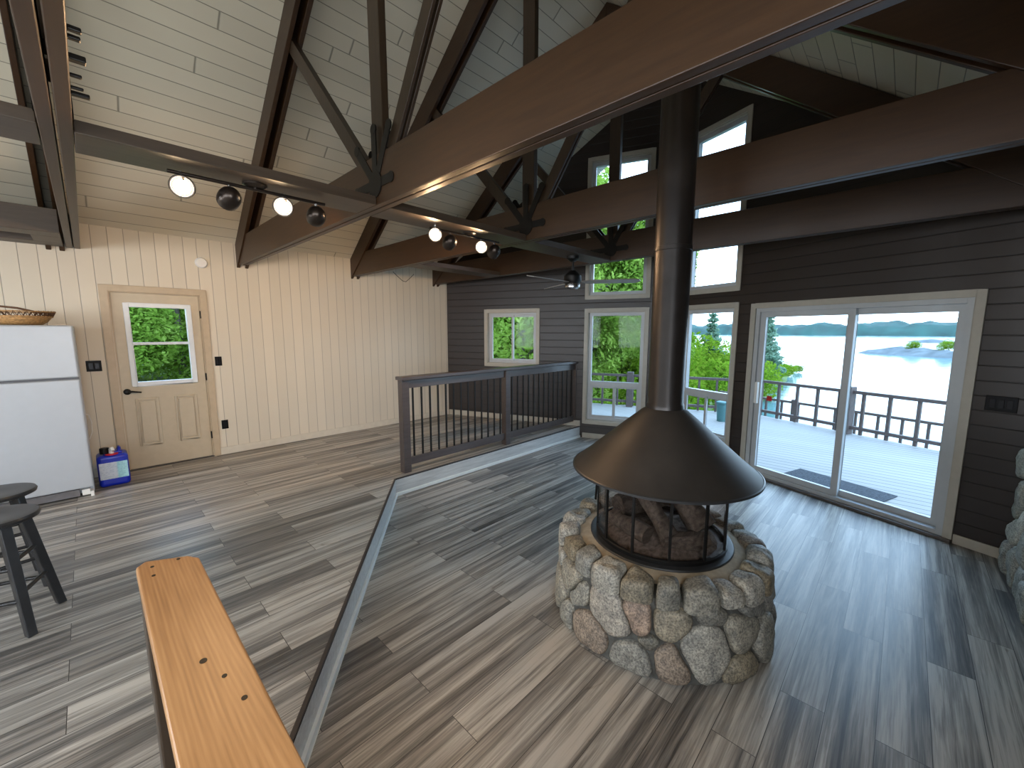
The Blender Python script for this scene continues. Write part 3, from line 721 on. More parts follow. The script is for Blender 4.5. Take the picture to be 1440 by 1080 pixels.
mb = MB(); mb.box((.07, -.6, .10), (.11, 1.33, .19)); mb.build('bottom_rail', M['beam'], e, bevel=.003)
for k in range(14):
    y = 1.22 - k*.125
    mb = MB(); mb.box((.075, y-.016, .19), (.107, y+.016, ZC-.04)); mb.build('baluster', M['beam_z'], e, bevel=.002)

# ------------------------------------------------------------------ railing
RY = 3.955
e = empty('guard_railing', (4.0, RY, 0), 'dark brown railing with thin balusters along the raised floor', 'railing')
posts = [(2.335, 2.425), (3.945, 4.035), (5.60, 5.672)]
for a, b in posts:
    mb = MB(); mb.box((a, RY-.045, .001), (b, RY+.045, 1.05)); mb.build('post', M['rail'], e, bevel=.004)
mb = MB(); mb.box((2.315, RY-.07, 1.052), (5.675, RY+.06, 1.09)); mb.build('top_cap', M['rail'], e, bevel=.005)
for (a, b) in ((posts[0][1], posts[1][0]), (posts[1][1], posts[2][0])):
    mb = MB(); mb.box((a, RY-.02, .955), (b, RY+.02, 1.045)); mb.build('top_rail', M['rail'], e, bevel=.003)
    mb = MB(); mb.box((a, RY-.02, .075), (b, RY+.02, .165)); mb.build('bottom_rail', M['rail'], e, bevel=.003)
    n = 13; 
    for k in range(n):
        x = a + (b-a)*(k+.6)/(n+.2)
        mb = MB(); mb.box((x-.0085, RY-.0085, .165), (x+.0085, RY+.0085, .955)); mb.build('baluster', M['iron'], e)

# ------------------------------------------------------------------ stones
rng = random.Random(7)
def clip(poly, p, n):
    out = []
    for i in range(len(poly)):
        a, b = poly[i], poly[(i+1) % len(poly)]
        da = (a[0]-p[0])*n[0] + (a[1]-p[1])*n[1]; db = (b[0]-p[0])*n[0] + (b[1]-p[1])*n[1]
        if da <= 0: out.append(a)
        if da*db < 0:
            t = da/(da-db); out.append((a[0]+(b[0]-a[0])*t, a[1]+(b[1]-a[1])*t))
    return out
def cells(W, H, n, periodic, seed, relax=5, wv=.02, aspect=1.):
    r = random.Random(seed); pts = []
    tries = 0
    while len(pts) < n and tries < 20000:
        tries += 1; p = (r.random()*W, r.random()*H)
        dmin = .72*math.sqrt(W*H/n)*(1 - tries/20000)
        ok = True
        for q in pts:
            dx = abs(p[0]-q[0]); dx = min(dx, W-dx) if periodic else dx
            if math.hypot(dx, p[1]-q[1]) < dmin: ok = False; break
        if ok: pts.append(p)
    wts = [r.uniform(-wv, wv)*.12 for _ in pts]
    def cell(i):
        p = pts[i]; poly = [(p[0]-.5,0),(p[0]+.5,0),(p[0]+.5,H),(p[0]-.5,H)]
        if not periodic: poly = [(0,0),(W,0),(W,H),(0,H)]
        for j, q in enumerate(pts):
            for sh in ((-W,0,W) if periodic else (0,)):
                if j == i and sh == 0: continue
                qq = (q[0]+sh, q[1]); dx, dy = qq[0]-p[0], qq[1]-p[1]; d = math.hypot(dx, dy)
                if d > .9: continue
                f = d/2 + (wts[i]-wts[j])/(2*d); n_ = (dx/d, dy/d)
                poly = clip(poly, (p[0]+n_[0]*f, p[1]+n_[1]*f), n_)
                if len(poly) < 3: return None
        return poly
    for it in range(relax):
        new = []
        for i in range(len(pts)):
            c = cell(i)
            if not c: new.append(pts[i]); continue
            A = cx = cy = 0
            for k in range(len(c)):
                a, b = c[k], c[(k+1) % len(c)]; w = a[0]*b[1]-b[0]*a[1]; A += w; cx += (a[0]+b[0])*w; cy += (a[1]+b[1])*w
            cx, cy = cx/(3*A), cy/(3*A); new.append((pts[i][0]*.5+cx*.5, pts[i][1]*.5+cy*.5))
        pts = new
    return [(pts[i], cell(i)) for i in range(len(pts)) if cell(i)]
def stone(center, poly, gap, height, surf, seed, NA=28, NR=7):
    """dome over the shrunken, rounded cell; surf(u,v,h) -> world"""
    cx = sum(p[0] for p in poly)/len(poly); cy = sum(p[1] for p in poly)/len(poly)
    rad = []
    for k in range(NA):
        a = 2*math.pi*k/NA; d = (math.cos(a), math.sin(a)); best = 9
        for i in range(len(poly)):
            p, q = poly[i], poly[(i+1) % len(poly)]; ex, ey = q[0]-p[0], q[1]-p[1]
            den = d[0]*ey - d[1]*ex
            if abs(den) < 1e-9: continue
            t = ((p[0]-cx)*ey - (p[1]-cy)*ex)/den; L = math.hypot(ex, ey)
            u = ((p[0]-cx)*d[1] - (p[1]-cy)*d[0])/den
            if t > 0 and -1e-6 <= u <= 1+1e-6: best = min(best, t)
        rad.append(best)
    mn = sum(rad)/NA; rad = [min(r, mn*1.55) for r in rad]
    for _ in range(2): rad = [(rad[k-1] + 2*rad[k] + rad[(k+1) % NA])/4 for k in range(NA)]
    rad = [max(r - gap, r*.55) for r in rad]
    off = Vector((seed*3.7, seed*1.3, 0)); vs = []; fs = []
    prof = [(1.0,-.35),(1.0,.22),(.975,.52),(.91,.76),(.75,.91),(.48,.98),(.2,1.0)]
    for rr, hh in prof:
        for k in range(NA):
            a = 2*math.pi*k/NA; u, v = cx + rad[k]*rr*math.cos(a), cy + rad[k]*rr*math.sin(a)
            nz = noise.noise(Vector((u*9, v*9, 0)) + off)*.30 + noise.noise(Vector((u*28, v*28, 3)) + off)*.10
            h = hh*height*(1 + nz) if hh > 0 else hh*height
            vs.append(surf(u, v, h))
    vs.append(surf(cx, cy, height*(1 + noise.noise(Vector((cx*9, cy*9, 0)) + off)*.3)))
    n = len(prof)
    for i in range(n-1):
        for k in range(NA): fs.append((i*NA+k, i*NA+(k+1)%NA, (i+1)*NA+(k+1)%NA, (i+1)*NA+k))
    for k in range(NA): fs.append(((n-1)*NA+k, (n-1)*NA+(k+1)%NA, len(vs)-1))
    return MB().add(vs, fs)
def put_stone(mb, parent, mat):
    c = sum((Vector(v) for v in mb.v), Vector())/len(mb.v)
    o = mb.build('stone', mat, parent, smooth=True, angle=60); return o

FC = Vector((2.439, 1.035, 0)); FR = .585; FH = .30
fp = empty('round_fireplace', (FC.x, FC.y, LOW), 'round stone based fireplace with a black conical hood and tall pipe', 'fireplace')
mb = MB(); mb.lathe([(0,LOW+.001),(FR+.042,LOW+.001),(FR+.012,.17),(FR-.005,.225),(FR-.07,.255),(.45,.262),(.415,.272),(0,.272)], 72, FC)
sb = mb.build('stone_base', M['mortar'], fp, smooth=True); sb['label'] = 'mortared field stone base'
cyl = lambda u, v, h: FC + Vector(((FR+.010+.03*(1-v/.4)+h)*math.cos(u/FR), (FR+.010+.03*(1-v/.4)+h)*math.sin(u/FR), LOW+.002+max(0,v-.008)))
CI = 2*math.pi*FR
for k, (p, poly) in enumerate(cells(CI, .405, 42, True, 11, 2, .10)):
    put_stone(stone(p, poly, rng.uniform(.005,.014), rng.uniform(.030,.052), cyl, k), sb, M['stone'])
# rim stones lying on the shoulder
a = .0; k = 0
while a < 2*math.pi - .12:
    w = rng.uniform(.17, .34); w = min(w, 2*math.pi - a)
    R0 = FR - .035
    rw = [(0,0), (w*FR,0), (w*FR,.155), (0,.155)]
    rw = [(x + rng.uniform(-.008,.008), y + rng.uniform(-.018,.018)) for x, y in rw]
    a0 = a
    surf = lambda u, v, h, a0=a0: FC + Vector(((FR+.052-v)*math.cos(a0+u/FR), (FR+.052-v)*math.sin(a0+u/FR), .232 + h + v*.10))
    put_stone(stone(None, rw, .008, rng.uniform(.055,.095), surf, 100+k), sb, M['stone'])
    a += w; k += 1
mb = MB(); mb.lathe([(.40,.262),(.505,.258),(.50,.275),(.455,.292),(.40,.294)], 64, FC, closed=True); mb.build('cement_collar', M['cement'], fp, smooth=True)
mb = MB(); mb.lathe([(0,.274),(.425,.274),(.43,.297),(.425,.303),(.405,.306),(0,.300)], 64, FC); mb.build('base_ring', M['ring'], fp, smooth=True)
mb = MB(); mb.lathe([(.372,.302),(.392,.302),(.394,.325),(.386,.332),(.374,.332)], 64, FC, closed=True); mb.build('lower_hoop', M['iron'], fp, smooth=True)
mb = MB(); mb.lathe([(.372,.70),(.392,.70),(.392,.735),(.372,.735)], 64, FC, closed=True); mb.build('upper_hoop', M['iron'], fp, smooth=True)
view = math.atan2(-FC.y, -FC.x); NB_ = 12; a0 = view + R(9)
for k in range(NB_):
    t = a0 + 2*math.pi*k/NB_; t2 = a0 + 2*math.pi*(k+1)/NB_
    d = Vector((math.cos(t), math.sin(t), 0)); p = FC + d*.386
    mb = MB(); mb.bar(p + Vector((0,0,.325)), p + Vector((0,0,.735)), .014, .012, d); mb.build('frame_bar', M['iron'], fp)
    d2 = Vector((math.cos(t2), math.sin(t2), 0))
    A, B = FC + d*.378, FC + d2*.378; e1 = (B-A).normalized(); A2, B2 = A + e1*.008, B - e1*.008; nn = Vector((e1.y, -e1.x, 0))*.004
    lo = [A2, B2, B2+nn, A2+nn]; mb = MB(); mb.hexa([q + Vector((0,0,.328)) for q in lo], [q + Vector((0,0,.73)) for q in lo]); mb.build('glass_panel', M['fire_glass'], fp)
hz = .742
mb = MB(); mb.lathe([(.540,hz-.010),(.547,hz-.004),(.548,hz+.004),(.541,hz+.010),(.47,hz+.068),(.36,hz+.165),(.24,hz+.272),(.135,hz+.362),(.108,hz+.378),(.104,hz+.376),(.13,hz+.350),(.235,hz+.258),(.355,hz+.150),(.465,hz+.054),(.535,hz-.002)], 96, FC, closed=True); mb.build('hood', M['hood'], fp, smooth=True)
mb = MB(); mb.lathe([(.5475,hz-.012),(.555,hz-.008),(.555,hz+.004),(.5475,hz+.008),(.542,hz-.002)], 96, FC, closed=True); mb.build('hood_rim', M['ring'], fp, smooth=True)
zt = roof(FC.y) - .012
mb = MB(); mb.lathe([(.110,hz+.366),(.110,hz+.40),(.104,hz+.41),(.103,2.05),(.106,2.052),(.106,2.075),(.103,2.077),(.103,3.2),(.106,3.202),(.106,3.22),(.103,3.222),(.103,zt-.05),(0,zt-.05)], 40, FC); mb.build('stove_pipe', M['pipe'], fp, smooth=True)
mb = MB()
mb.lathe([(.104,zt-.09),(.17,zt-.085),(.17,zt-.075),(.104,zt-.06)], 40, FC, closed=True); mb.build('pipe_collar', M['pipe'], fp, smooth=True)
dl = Vector((math.cos(view+R(93)), math.sin(view+R(93)), 0))
dl = Vector((math.cos(view-R(88)), math.sin(view-R(88)), 0))
mb = MB(); mb.tube([FC+dl*.392+Vector((0,0,.69)), FC+dl*.42+Vector((0,0,.70)), FC+dl*.455+Vector((0,0,.705))], .010, 8); mb.tube([FC+dl*.392+Vector((0,0,.69)), FC+dl*.40+Vector((0,0,.60)), FC+dl*.405+Vector((0,0,.47))], .008, 8); mb.build('door_latch', M['iron'], fp, smooth=True)
# ash bed + logs
mb = MB(); N = 26; vs = []
for i in range(9):
    r = .35*i/8
    for j in range(N):
        t = 2*math.pi*j/N; x, y = r*math.cos(t), r*math.sin(t)
        vs.append(FC + Vector((x, y, .300 + max(0,(.10*(1-(r/.35)**2)))*(.75+.9*noise.noise(Vector((x*9,y*9,1)))) + (.002 if i < 8 else -.002))))
fs = [(i*N+j, i*N+(j+1)%N, (i+1)*N+(j+1)%N, (i+1)*N+j) for i in range(8) for j in range(N)]
mb.add(vs, fs); mb.build('ash_bed', M['ash'], fp, smooth=True, angle=80)
def log(p, q, r, seed, label):
    p, q = Vector(p), Vector(q); d = (q-p); L = d.length; d.normalize(); a = d.orthogonal().normalized(); b = d.cross(a)
    vs = []; fs = []; N, K = 22, 15
    for i in range(K):
        t = i/(K-1); rr = r*(1 + .10*math.sin(t*5+seed)); 
        for j in range(N):
            u = 2*math.pi*j/N; n_ = noise.noise(Vector((math.cos(u)*2.4, math.sin(u)*2.4, t*3 + seed*5)))*.22 + noise.noise(Vector((math.cos(u)*7, math.sin(u)*7, t*1.2 + seed)))*.16
            vs.append(p + d*(L*t) + (a*math.cos(u) + b*math.sin(u))*rr*(1+n_))
    for i in range(K-1):
        for j in range(N): fs.append((i*N+j, i*N+(j+1)%N, (i+1)*N+(j+1)%N, (i+1)*N+j))
    mb = MB().add(vs, fs + [tuple(range(N))[::-1], tuple(range((K-1)*N, K*N))])
    o = mb.build('firewood_log', M['log'], smooth=True, angle=50, loc=(p+q)/2); tag(o, label, 'log', 'logs in the fireplace')
rt = Vector((math.sin(R(23)), -math.cos(R(23)), 0)); fw = Vector((math.cos(R(23)), math.sin(R(23)), 0))   # as seen from the room's near end
P = lambda r, f, z: FC + rt*r + fw*f + Vector((0,0,z))
log(P(-.26,.02,.43), P(.02,.24,.46), .070, 1, 'charred log at the left back of the round fireplace')
log(P(-.12,-.10,.63), P(.06,-.24,.40), .052, 2, 'split log leaning down to the middle of the fireplace glass')
log(P(.03,.05,.66), P(.25,-.10,.42), .075, 3, 'thick charred log leaning to the right of the fireplace')
log(P(-.29,-.10,.41), P(-.06,-.24,.39), .050, 4, 'low charred log at the left front of the fireplace')
log(P(.02,-.25,.38), P(.27,-.15,.38), .045, 5, 'low charred log at the right front of the fireplace')

# right hand stone chimney on the side wall
cp = empty('stone_chimney', (3.7, YR, LOW), 'rough stone chimney breast against the dark wall at the right edge', 'chimney')
mb = MB(); mb.box((2.55, YR+.002, LOW+.001), (CR.x-.20, YR+.05, 2.3)); cm = mb.build('mortar_bed', M['mortar'], cp)
pw = CR.x - .20 - 2.55
fl = lambda u, v, h: Vector((CR.x-.20-u, YR+.048+h*(1.1 if v < .5 else 1.), LOW+.003+v))
for k, (p, poly) in enumerate(cells(pw, 2.45, 98, False, 5, 3, .05)):
    put_stone(stone(p, poly, .010, rng.uniform(.035,.065), fl, 300+k), cm, M['stone_green'])

# ------------------------------------------------------------------ outdoors
# deck follows the prow; railings parallel to it
DZ = -.25
A0 = AP + nR*0
def dk(p): return (p.x, p.y)
RA = Vector((10.15, 2.33, 0)); RD = Vector((-.55,-1.27,0)).normalized(); RB = RA + RD*6.0
LB = Vector((8.75, 5.6, 0)); LB2 = Vector((8.0, 7.6, 0))
mb = MB(); pts = [RB + Vector((.1,-.04,0)), RA + Vector((.12,0,0)), LB2 + Vector((.1,.1,0)), C + nL*.17 + Vector((-.2,.7,0)), C + nL*.165, AP + Vector((.18,0,0)), CR + nR*.165, Vector((CR.x+.2, -3.2, 0))]
mb.hexa([p + Vector((0,0,DZ-.16)) for p in pts], [p + Vector((0,0,DZ)) for p in pts]); o = mb.build('deck', M['deck']); o['kind'] = 'structure'; o['label'] = 'weathered plank deck outside the sliding door'
def deck_rail(name, a, b, n, zt, zb0, label, posts=(), pw=.10, th=.045):
    e = empty(name, (a+b)/2 + Vector((0,0,zb0)), label, 'railing', 'deck railings')
    d = (b-a).normalized()
    for z in (zt-.03, zb0+.13):
        mb = MB(); mb.bar(a + Vector((0,0,z)), b + Vector((0,0,z)), th+.02, .055); mb.build('rail', M['deck_rail'], e)
    for k in range(n):
        p = a + (b-a)*((k+.5)/n)
        mb = MB(); mb.bar(p + Vector((0,0,zb0+.02)), p + Vector((0,0,zt-.05)), th, th, d); mb.build('baluster', M['deck_rail'], e)
    for s, h in posts:
        p = a + d*s
        mb = MB(); mb.bar(p + Vector((0,0,zb0+.001)), p + Vector((0,0,zt+h)), pw, pw, d); mb.build('post', M['deck_rail'], e, bevel=.01)
    return e
deck_rail('deck_railing', RA, RB, 16, .55, DZ, 'brown deck railing seen through the sliding door', [(1.82,.06),(.0,.03),(4.0,.03)], .17)
deck_rail('deck_railing', RA + Vector((-.15,.15,0)), LB2, 15, .55, DZ, 'brown deck railing in front of the trees, seen through the tall windows', [(2.45,.06),(5.3,.06)], .15)
lo_a, lo_b = Vector((13.4, 4.0, 0)), Vector((10.2,-4.6,0))
deck_rail('deck_railing', lo_a, lo_b, 22, -.22, -1.1, 'lower brown railing beyond the deck above the lake', [(2.2,.05)], .12)
mb = MB(); q = [lo_a+Vector((.2,.1,0)), lo_b+Vector((.2,0,0)), lo_b+Vector((-1.2,.2,0)), lo_a+Vector((-1.2,.2,0))]
mb.hexa([p+Vector((0,0,-1.25)) for p in q], [p+Vector((0,0,-1.101)) for p in q]); o = mb.build('deck_lower', M['deck']); o['kind'] = 'structure'; o['label'] = 'lower deck by the lake'
# door mat outside
mq = [Vector((6.04,1.02,0)), Vector((6.50,.87,0)), Vector((6.14,-.09,0)), Vector((5.70,.06,0))]
mb = MB(); mb.hexa([p + Vector((0,0,DZ+.001)) for p in mq], [p + Vector((0,0,DZ+.013)) for p in mq]); o = mb.build('door_mat', M['mat_grey'], bevel=.003); tag(o, 'grey door mat on the deck outside the sliding door', 'mat')
mb = MB(); mb.lathe([(0,DZ+.001),(.09,DZ+.001),(.11,DZ+.36),(.12,DZ+.37),(.12,DZ+.40),(.105,DZ+.41),(0,DZ+.42)], 24, (8.95,2.60,0)); o = mb.build('plastic_bin', M['bin'], smooth=True); tag(o, 'small teal plastic bin on the deck behind the tall window', 'bin')

# terrain: bank on the left running out to a point, lake beyond
LK = -3.0
def land(x, y):
    yb = 3.5 + .115*max(0, x-14) if x < 40 else 6.5 + .03*(x-40)
    yb = max(yb, 2.0) if x < 14 else yb
    if x > 44: yb += (x-44)**2*.012
    d = y - yb + .8*noise.noise(Vector((x*.15, y*.15, 0)))
    if x < 12: d = max(d, 3.0 - max(0, x-10.5)*1.5) 
    z = LK - .9 + min(2.35, 1.05*max(-1, d*.30 + .55)) if d > -8 else LK - 2
    return z
mb = MB(); xs = [-8 + 1.2*i for i in range(66)]; ys = [-14 + 1.4*j for j in range(60)]
vs = []; nx, ny = len(xs), len(ys)
for x in xs:
    for y in ys:
        z = land(x, y)
        if y > 6.2 or x < 0: z = max(z, -1.2 + .25*noise.noise(Vector((x*.2,y*.2,2)))) if x < 22 else z
        if y > 6.9 and x < 4.5: z = -.32 + .05*noise.noise(Vector((x*.4,y*.4,2)))
        vs.append((x, y, min(z, -.36) if not (y > 6.9 and x < 4.5) else z))
mb.add(vs, [(i*ny+j, (i+1)*ny+j, (i+1)*ny+j+1, i*ny+j+1) for i in range(nx-1) for j in range(ny-1)])
o = mb.build('ground', M['grass'], smooth=True, angle=80); o['kind'] = 'structure'
mb = MB(); mb.box((-60,-900,LK-.5),(1500,1500,LK)); o = mb.build('lake', M['water']); o['kind'] = 'structure'; o['label'] = 'pale lake'

def foliage(blobs, n, size, seed, flat=1.):
    r = random.Random(seed); vs = []; fs = []
    tot = sum(b[3]**2 for b in blobs)
    for (x, y, z, rad) in blobs:
        for _ in range(int(n*rad*rad/tot)):
            while True:
                d = Vector((r.uniform(-1,1), r.uniform(-1,1), r.uniform(-1,1)))
                if .05 < d.length <= 1: break
            d = d.normalized()*(d.length**.45)
            p = Vector((x, y, z)) + Vector((d.x*rad, d.y*rad, d.z*rad*flat))
            s = size*r.uniform(.6,1.3)
            nrm = Vector((r.gauss(0,1), r.gauss(0,1), r.gauss(0,1)+.7)).normalized(); a = nrm.orthogonal().normalized(); b = nrm.cross(a)
            t = r.uniform(0, 6.28); a, b = a*math.cos(t)+b*math.sin(t), b*math.cos(t)-a*math.sin(t)
            k = len(vs); vs += [p - a*s, p + b*s*.45, p + a*s, p - b*s*.45]; fs.append((k, k+1, k+2, k+3))
    return vs, fs
def quick(name, vs, fs, mat, parent):
    me = bpy.data.meshes.new(name); me.from_pydata([tuple(v) for v in vs], [], fs); me.materials.append(mat)
    o = bpy.data.objects.new(name, me); col.objects.link(o); o.parent = parent; return o
def broadleaf(seed, h, crown_r, n, size, mat, low=.28):
    r = random.Random(seed); e = empty('broadleaf_tree', (0,0,0)); bl = []
    for _ in range(15):
        t = r.random(); z = h*(low + (1-low-.08)*t); w = crown_r*math.sin(math.pi*(.12+.8*t))**.6
        a = r.uniform(0,6.28); q = w*r.uniform(.15,.8); bl.append((q*math.cos(a), q*math.sin(a), z, crown_r*r.uniform(.32,.52)))
    vs, fs = foliage(bl, n, size, seed); quick('crown', vs, fs, mat, e)
    mb = MB(); mb.tube([(0,0,-.6),(.05,.02,h*.25),(-.05,.04,h*.5),(.02,0,h*.85)], [h*.02,h*.016,h*.011,h*.004], 8); mb.build('trunk', M['bark'], e, smooth=True)
    for b in bl[:6]: 
        mb = MB(); mb.tube([(0,0,b[2]*.75),(b[0]*.5,b[1]*.5,b[2]*.9),(b[0],b[1],b[2])], [h*.007,h*.005,h*.003], 6); mb.build('branch', M['bark'], e, smooth=True)
    return e
def shrub(seed, rad, h, n, size, mat):
    r = random.Random(seed); e = empty('shrub', (0,0,0)); bl = []
    for _ in range(9):
        a = r.uniform(0,6.28); q = rad*r.uniform(0,.75); bl.append((q*math.cos(a), q*math.sin(a), h*r.uniform(.3,.75), rad*r.uniform(.35,.5)))
    vs, fs = foliage(bl, n, size, seed, h/rad*.7); quick('foliage', vs, fs, mat, e)
    mb = MB()
    mb.tube([(0,0,-.4),(.05,0,h*.6)], [.04,.015], 6); mb.build('stem', M['bark'], e, smooth=True)
    return e
def pine(seed, h, r0, n, mat):
    r = random.Random(seed); e = empty('pine_tree', (0,0,0)); bl = []
    for k in range(15):
        t = .2 + .78*k/14; w = r0*(1.05-t)*r.uniform(.7,1.25); a0 = r.uniform(0,6.28)
        for j in range(4):
            a = a0 + j*1.57 + r.uniform(-.4,.4); bl.append((w*.62*math.cos(a), w*.62*math.sin(a), h*t, .16*r0+w*.32))
    vs, fs = foliage(bl, n, .16, seed, .42); quick('needles', vs, fs, mat, e)
    mb = MB(); mb.tube([(0,0,-.6),(.03,0,h*.5),(0,0,h)], [h*.018,h*.012,h*.002], 8); mb.build('trunk', M['bark'], e, smooth=True)
    return e
def forest(name, pts, n, size, seed, mat):
    vs, fs = foliage(pts, n, size, seed); me = bpy.data.meshes.new(name); me.from_pydata([tuple(v) for v in vs], [], fs); me.materials.append(mat)
    o = bpy.data.objects.new(name, me); col.objects.link(o); return o
def place(o, x, y, z, s, rz, label, cat, group):
    o.location = (x, y, z); o.scale = (s, s, s); o.rotation_euler = (0,0,R(rz)); tag(o, label, cat, group); return o
def pol(az, d): return (d*math.cos(R(az)), d*math.sin(R(az)))
t0 = broadleaf(3, 8.5, 3.3, 34000, .095, M['leaf'], .10); t1 = broadleaf(5, 7.0, 2.9, 28000, .088, M['leaf'], .12)
spots = [(t0,32,15.5,1.0,0,'leafy tree filling the tall window beside the railing'), (t1,37.5,14,1.05,40,'leafy tree seen in the small slider window, right half'),
         (t0,42.5,13,.95,150,'leafy tree seen in the small slider window, left half'), (t0,36,21,1.15,90,'leafy tree farther back beyond the tall window'),
         (t1,29,20,.95,200,'leafy tree behind the left window group, right of the nearest one'), (t0,48,16,1.0,250,'leafy tree beyond the corner of the house'), (t1,33,29,1.5,20,'tall leafy tree in the back row beyond the tall window'), (t0,39.5,27,1.3,310,'tall leafy tree in the back row beyond the small slider window'), (t0,26.5,30,.8,120,'leafy tree on the bank farthest right of the group')]
used = set()
for b, az, d, s, rz, lab in spots:
    o = b if id(b) not in used else copy_tree(b); used.add(id(b))
    x, y = pol(az, d); place(o, x, y, land(x,y) if x > 22 else -1.3, s, rz, lab, 'tree', 'trees by the deck')
for x, y, s, rz, lab in ((-.6,19.5,1.05,0,'leafy tree outside the entry door window, left'), (2.6,21,1.1,70,'leafy tree outside the entry door window, centre'), (5.8,19.5,1.0,140,'leafy tree outside the entry door window, right'), (1.2,27,1.6,200,'leafy tree farther behind the entry door window')):
    o = copy_tree(t1); place(o, x, y, -.5, s, rz, lab, 'tree', 'trees beyond the entry door')
s0_ = shrub(8, 1.5, 1.9, 5200, .065, M['leaf2'])
sh = [(24.0,17.5,1.8,0,'yellow green shrub behind the tall window, beside the stove pipe'), (20.0,20,1.9,50,'large yellow green shrub on the bank in the tall window right of the pipe'), (27.5,15,1.3,120,'yellow green shrub hidden partly by the stove pipe'),
      (16.8,26,1.9,10,'yellow green shrub on the bank behind the tall window edge nearest the sliding door'), (31.5,12.6,1.1,200,'yellow green shrub below the tree in the tall window'), (35,12.2,1.0,20,'yellow green shrub behind the deck railing'), (22,26,2.2,80,'tall shrub farther along the bank, behind the yellow green one')]
for k, (az, d, s, rz, lab) in enumerate(sh):
    o = s0_ if k == 0 else copy_tree(s0_); x, y = pol(az, d); place(o, x, y, max(land(x,y), LK)-.1, s, rz, lab, 'shrub', 'shrubs on the bank')
for k, (az, d, s, rz) in enumerate(((13.2,36,1.5,15),(12.0,41,1.35,60),(10.8,46,1.1,100),(14.5,33,1.7,160),(9.6,51,.8,10),(8.6,56,.55,30),(15.5,40,1.8,100))):
    o = copy_tree(s0_); x, y = pol(az, d); place(o, x, y, LK-.05, s, rz, 'low shrub on the green point reaching into the lake', 'shrub', 'shrubs on the point')
p0 = pine(4, 6.2, 1.35, 4200, M['pine']); x, y = pol(11.9, 38); place(p0, x, y, LK+.0, 1.0, 0, 'sparse pine on the shore seen through the sliding door', 'tree', 'pines on the shore')
p1_ = copy_tree(p0); x, y = pol(17.9, 28); place(p1_, x, y, -2.6, .85, 80, 'pine rising above shrubs right of the stove pipe', 'tree', 'pines on the shore')

rf = random.Random(21); bl = []
for k in range(64):
    az = 25 + 82*k/63; d = rf.uniform(44, 56); hh = rf.uniform(5.5, 9.5)
    for z in (hh*.15, hh*.45, hh*.75): bl.append((d*math.cos(R(az)) + rf.uniform(-1,1), d*math.sin(R(az)) + rf.uniform(-1,1), -2.2 + z, hh*rf.uniform(.26,.38)))
tag(forest('forest', bl, 30000, .34, 6, M['leaf']), 'green woods behind the nearer trees on the land side', 'woods', kind='stuff')

# island and far shore
def ridge(name, x0, y0, x1, y1, depth, hs, mat, n=90, seed=1, fr=6.):
    A, B = Vector((x0,y0,0)), Vector((x1,y1,0)); d = (B-A); nn = Vector((d.y,-d.x,0)).normalized(); vs = []; K = 7
    for i in range(n+1):
        t = i/n; p = A + d*t; env = min(1, 12*t*(1-t)) if hs[1] else 1
        for j in range(K):
            s = j/(K-1)*2-1; h = hs[0]*(1-s*s)**.55*env*(.72 + .42*noise.noise(Vector((t*fr*3, s*1.5, seed))) + .25*noise.noise(Vector((t*fr*14, s*3, seed+4))))
            q = p + nn*depth*s; vs.append((q.x, q.y, LK - .25 + max(0, h) + .0))
    fs = [(i*K+j, (i+1)*K+j, (i+1)*K+j+1, i*K+j+1) for i in range(n) for j in range(K-1)]
    o = MB().add(vs, fs).build(name, mat, smooth=True, angle=80); return o
o = ridge('treeline_far', 760, 560, 620, -420, 60, (21., 0), M['far'], 160, 2, 14); tag(o, 'blue green forested shore across the lake', 'treeline', kind='stuff')
isl = ridge('rocky_island', 122, 5.0, 96, -24, 7, (2.0, 1), M['rock'], 60, 5, 2); tag(isl, 'low grey rocky island on the lake', 'island')
for k, (x, y, s) in enumerate(((116,-1.5,.8),(112,-6,.95),(108,-10.5,.7),(104,-14,.9))):
    o = copy_tree(s0_); place(o, x, y, LK+1.0, s*1.25, 40*k, 'small shrub on the rocky island', 'shrub', 'shrubs on the island')
o = ridge('rocky_shoal', 262, 2, 235, -60, 8, (1.6, 1), M['rock'], 50, 9, 3); tag(o, 'thin strip of rock farther out than the island', 'island')

# ------------------------------------------------------------------ world, light
w = bpy.data.worlds.new('overcast'); sc.world = w; w.use_nodes = True; nt = w.node_tree; nt.nodes.clear()
out = nt.nodes.new('ShaderNodeOutputWorld'); bg = nt.nodes.new('ShaderNodeBackground'); tc = nt.nodes.new('ShaderNodeTexCoord'); sx = nt.nodes.new('ShaderNodeSeparateXYZ'); rp = nt.nodes.new('ShaderNodeValToRGB')
nt.links.new(tc.outputs['Generated'], sx.inputs[0]); nt.links.new(sx.outputs[2], rp.inputs[0]); nt.links.new(rp.outputs[0], bg.inputs[0]); nt.links.new(bg.outputs[0], out.inputs[0])
rp.color_ramp.elements[0].position = 0.; rp.color_ramp.elements[0].color = (.58,.80,1.0,1); rp.color_ramp.elements[1].position = .8; rp.color_ramp.elements[1].color = (.38,.64,1.0,1)
bg.inputs[1].default_value = 4.6
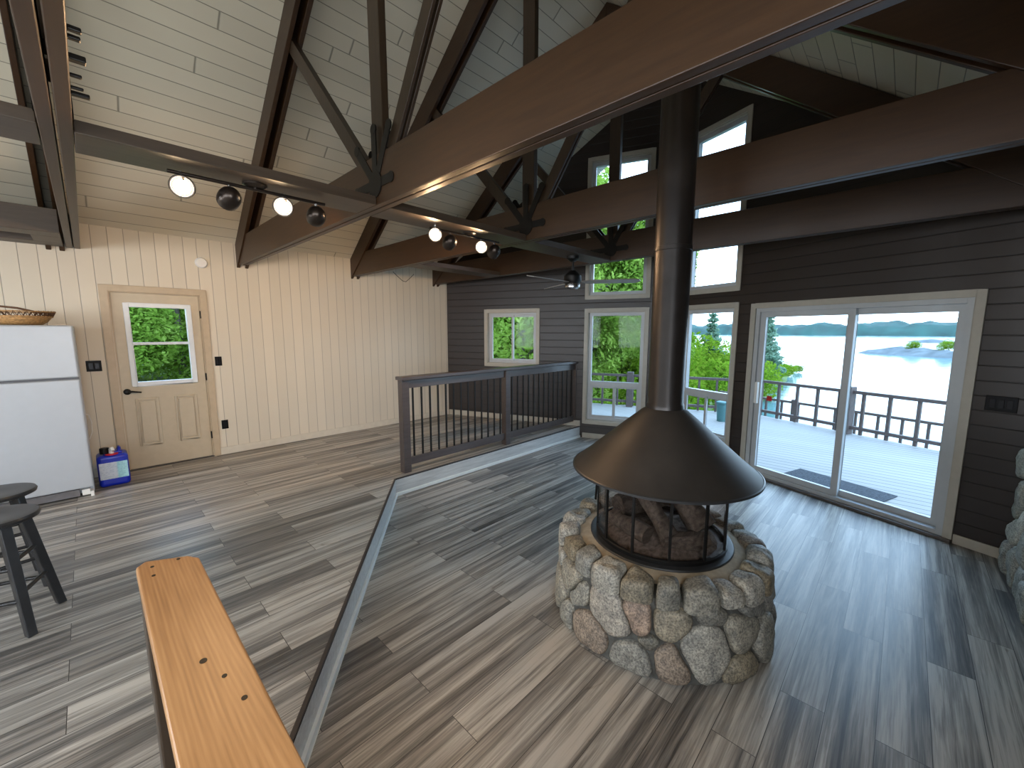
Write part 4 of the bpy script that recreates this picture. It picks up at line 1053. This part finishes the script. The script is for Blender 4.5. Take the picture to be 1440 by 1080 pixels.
def area(name, loc, direction, sx_, sy_, power, colr):
    ld = bpy.data.lights.new(name, 'AREA'); ld.shape = 'RECTANGLE'; ld.size = sx_; ld.size_y = sy_; ld.energy = power; ld.color = colr
    o = bpy.data.objects.new(name, ld); col.objects.link(o); o.location = loc; o.rotation_euler = (-Vector(direction)).to_track_quat('Z', 'Y').to_euler(); return o
FILL_COL = (.95,.97,1.0)
for b in (BW1, BW2, BW3): area('daylight_back_window', (XB+.04, YR+(b[0]+b[1])/2, (b[2]+b[3])/2), (1,0,.05), b[1]-b[0], b[3]-b[2], 44, FILL_COL)  # added area lights that brighten the interior from the unseen back wall
for b in (WR1, WR2): area('daylight_side_window', ((b[0]+b[1])/2, YR+.04, (b[2]+b[3])/2), (0,1,.05), b[1]-b[0], b[3]-b[2], 36, FILL_COL)  # more added fill, from the right wall out of view

# ------------------------------------------------------------------ camera
cd = bpy.data.cameras.new('camera'); cam = bpy.data.objects.new('camera', cd); col.objects.link(cam)
yaw, pitch, roll = R(43.9), R(7.38), R(-.08)
f = Vector((math.cos(yaw)*math.cos(pitch), math.sin(yaw)*math.cos(pitch), -math.sin(pitch)))
r = Vector((math.sin(yaw), -math.cos(yaw), 0)); d = f.cross(r)
r2 = r*math.cos(roll) + d*math.sin(roll); d2 = d*math.cos(roll) - r*math.sin(roll)
m3 = Matrix((r2, -d2, -f)).transposed()
cam.matrix_world = Matrix.Translation((0,0,CAMZ)) @ m3.to_4x4()
cd.sensor_fit = 'HORIZONTAL'; cd.sensor_width = 36; cd.lens = 36*572.5/1440; cd.clip_start = .02; cd.clip_end = 3000
sc.camera = cam
sc.view_settings.view_transform = 'Standard'; sc.view_settings.look = 'None'; sc.view_settings.gamma = 1; sc.view_settings.exposure = 0.47
sc.view_settings.use_curve_mapping = False
sc.cycles.use_denoising = True; sc.cycles.max_bounces = 10; sc.cycles.diffuse_bounces = 5; sc.cycles.transparent_max_bounces = 16; sc.cycles.caustics_reflective = False; sc.cycles.caustics_refractive = False
sc.cycles.sample_clamp_indirect = 6
for o in list(col.objects):
    if '_o' in o.keys(): del o['_o']
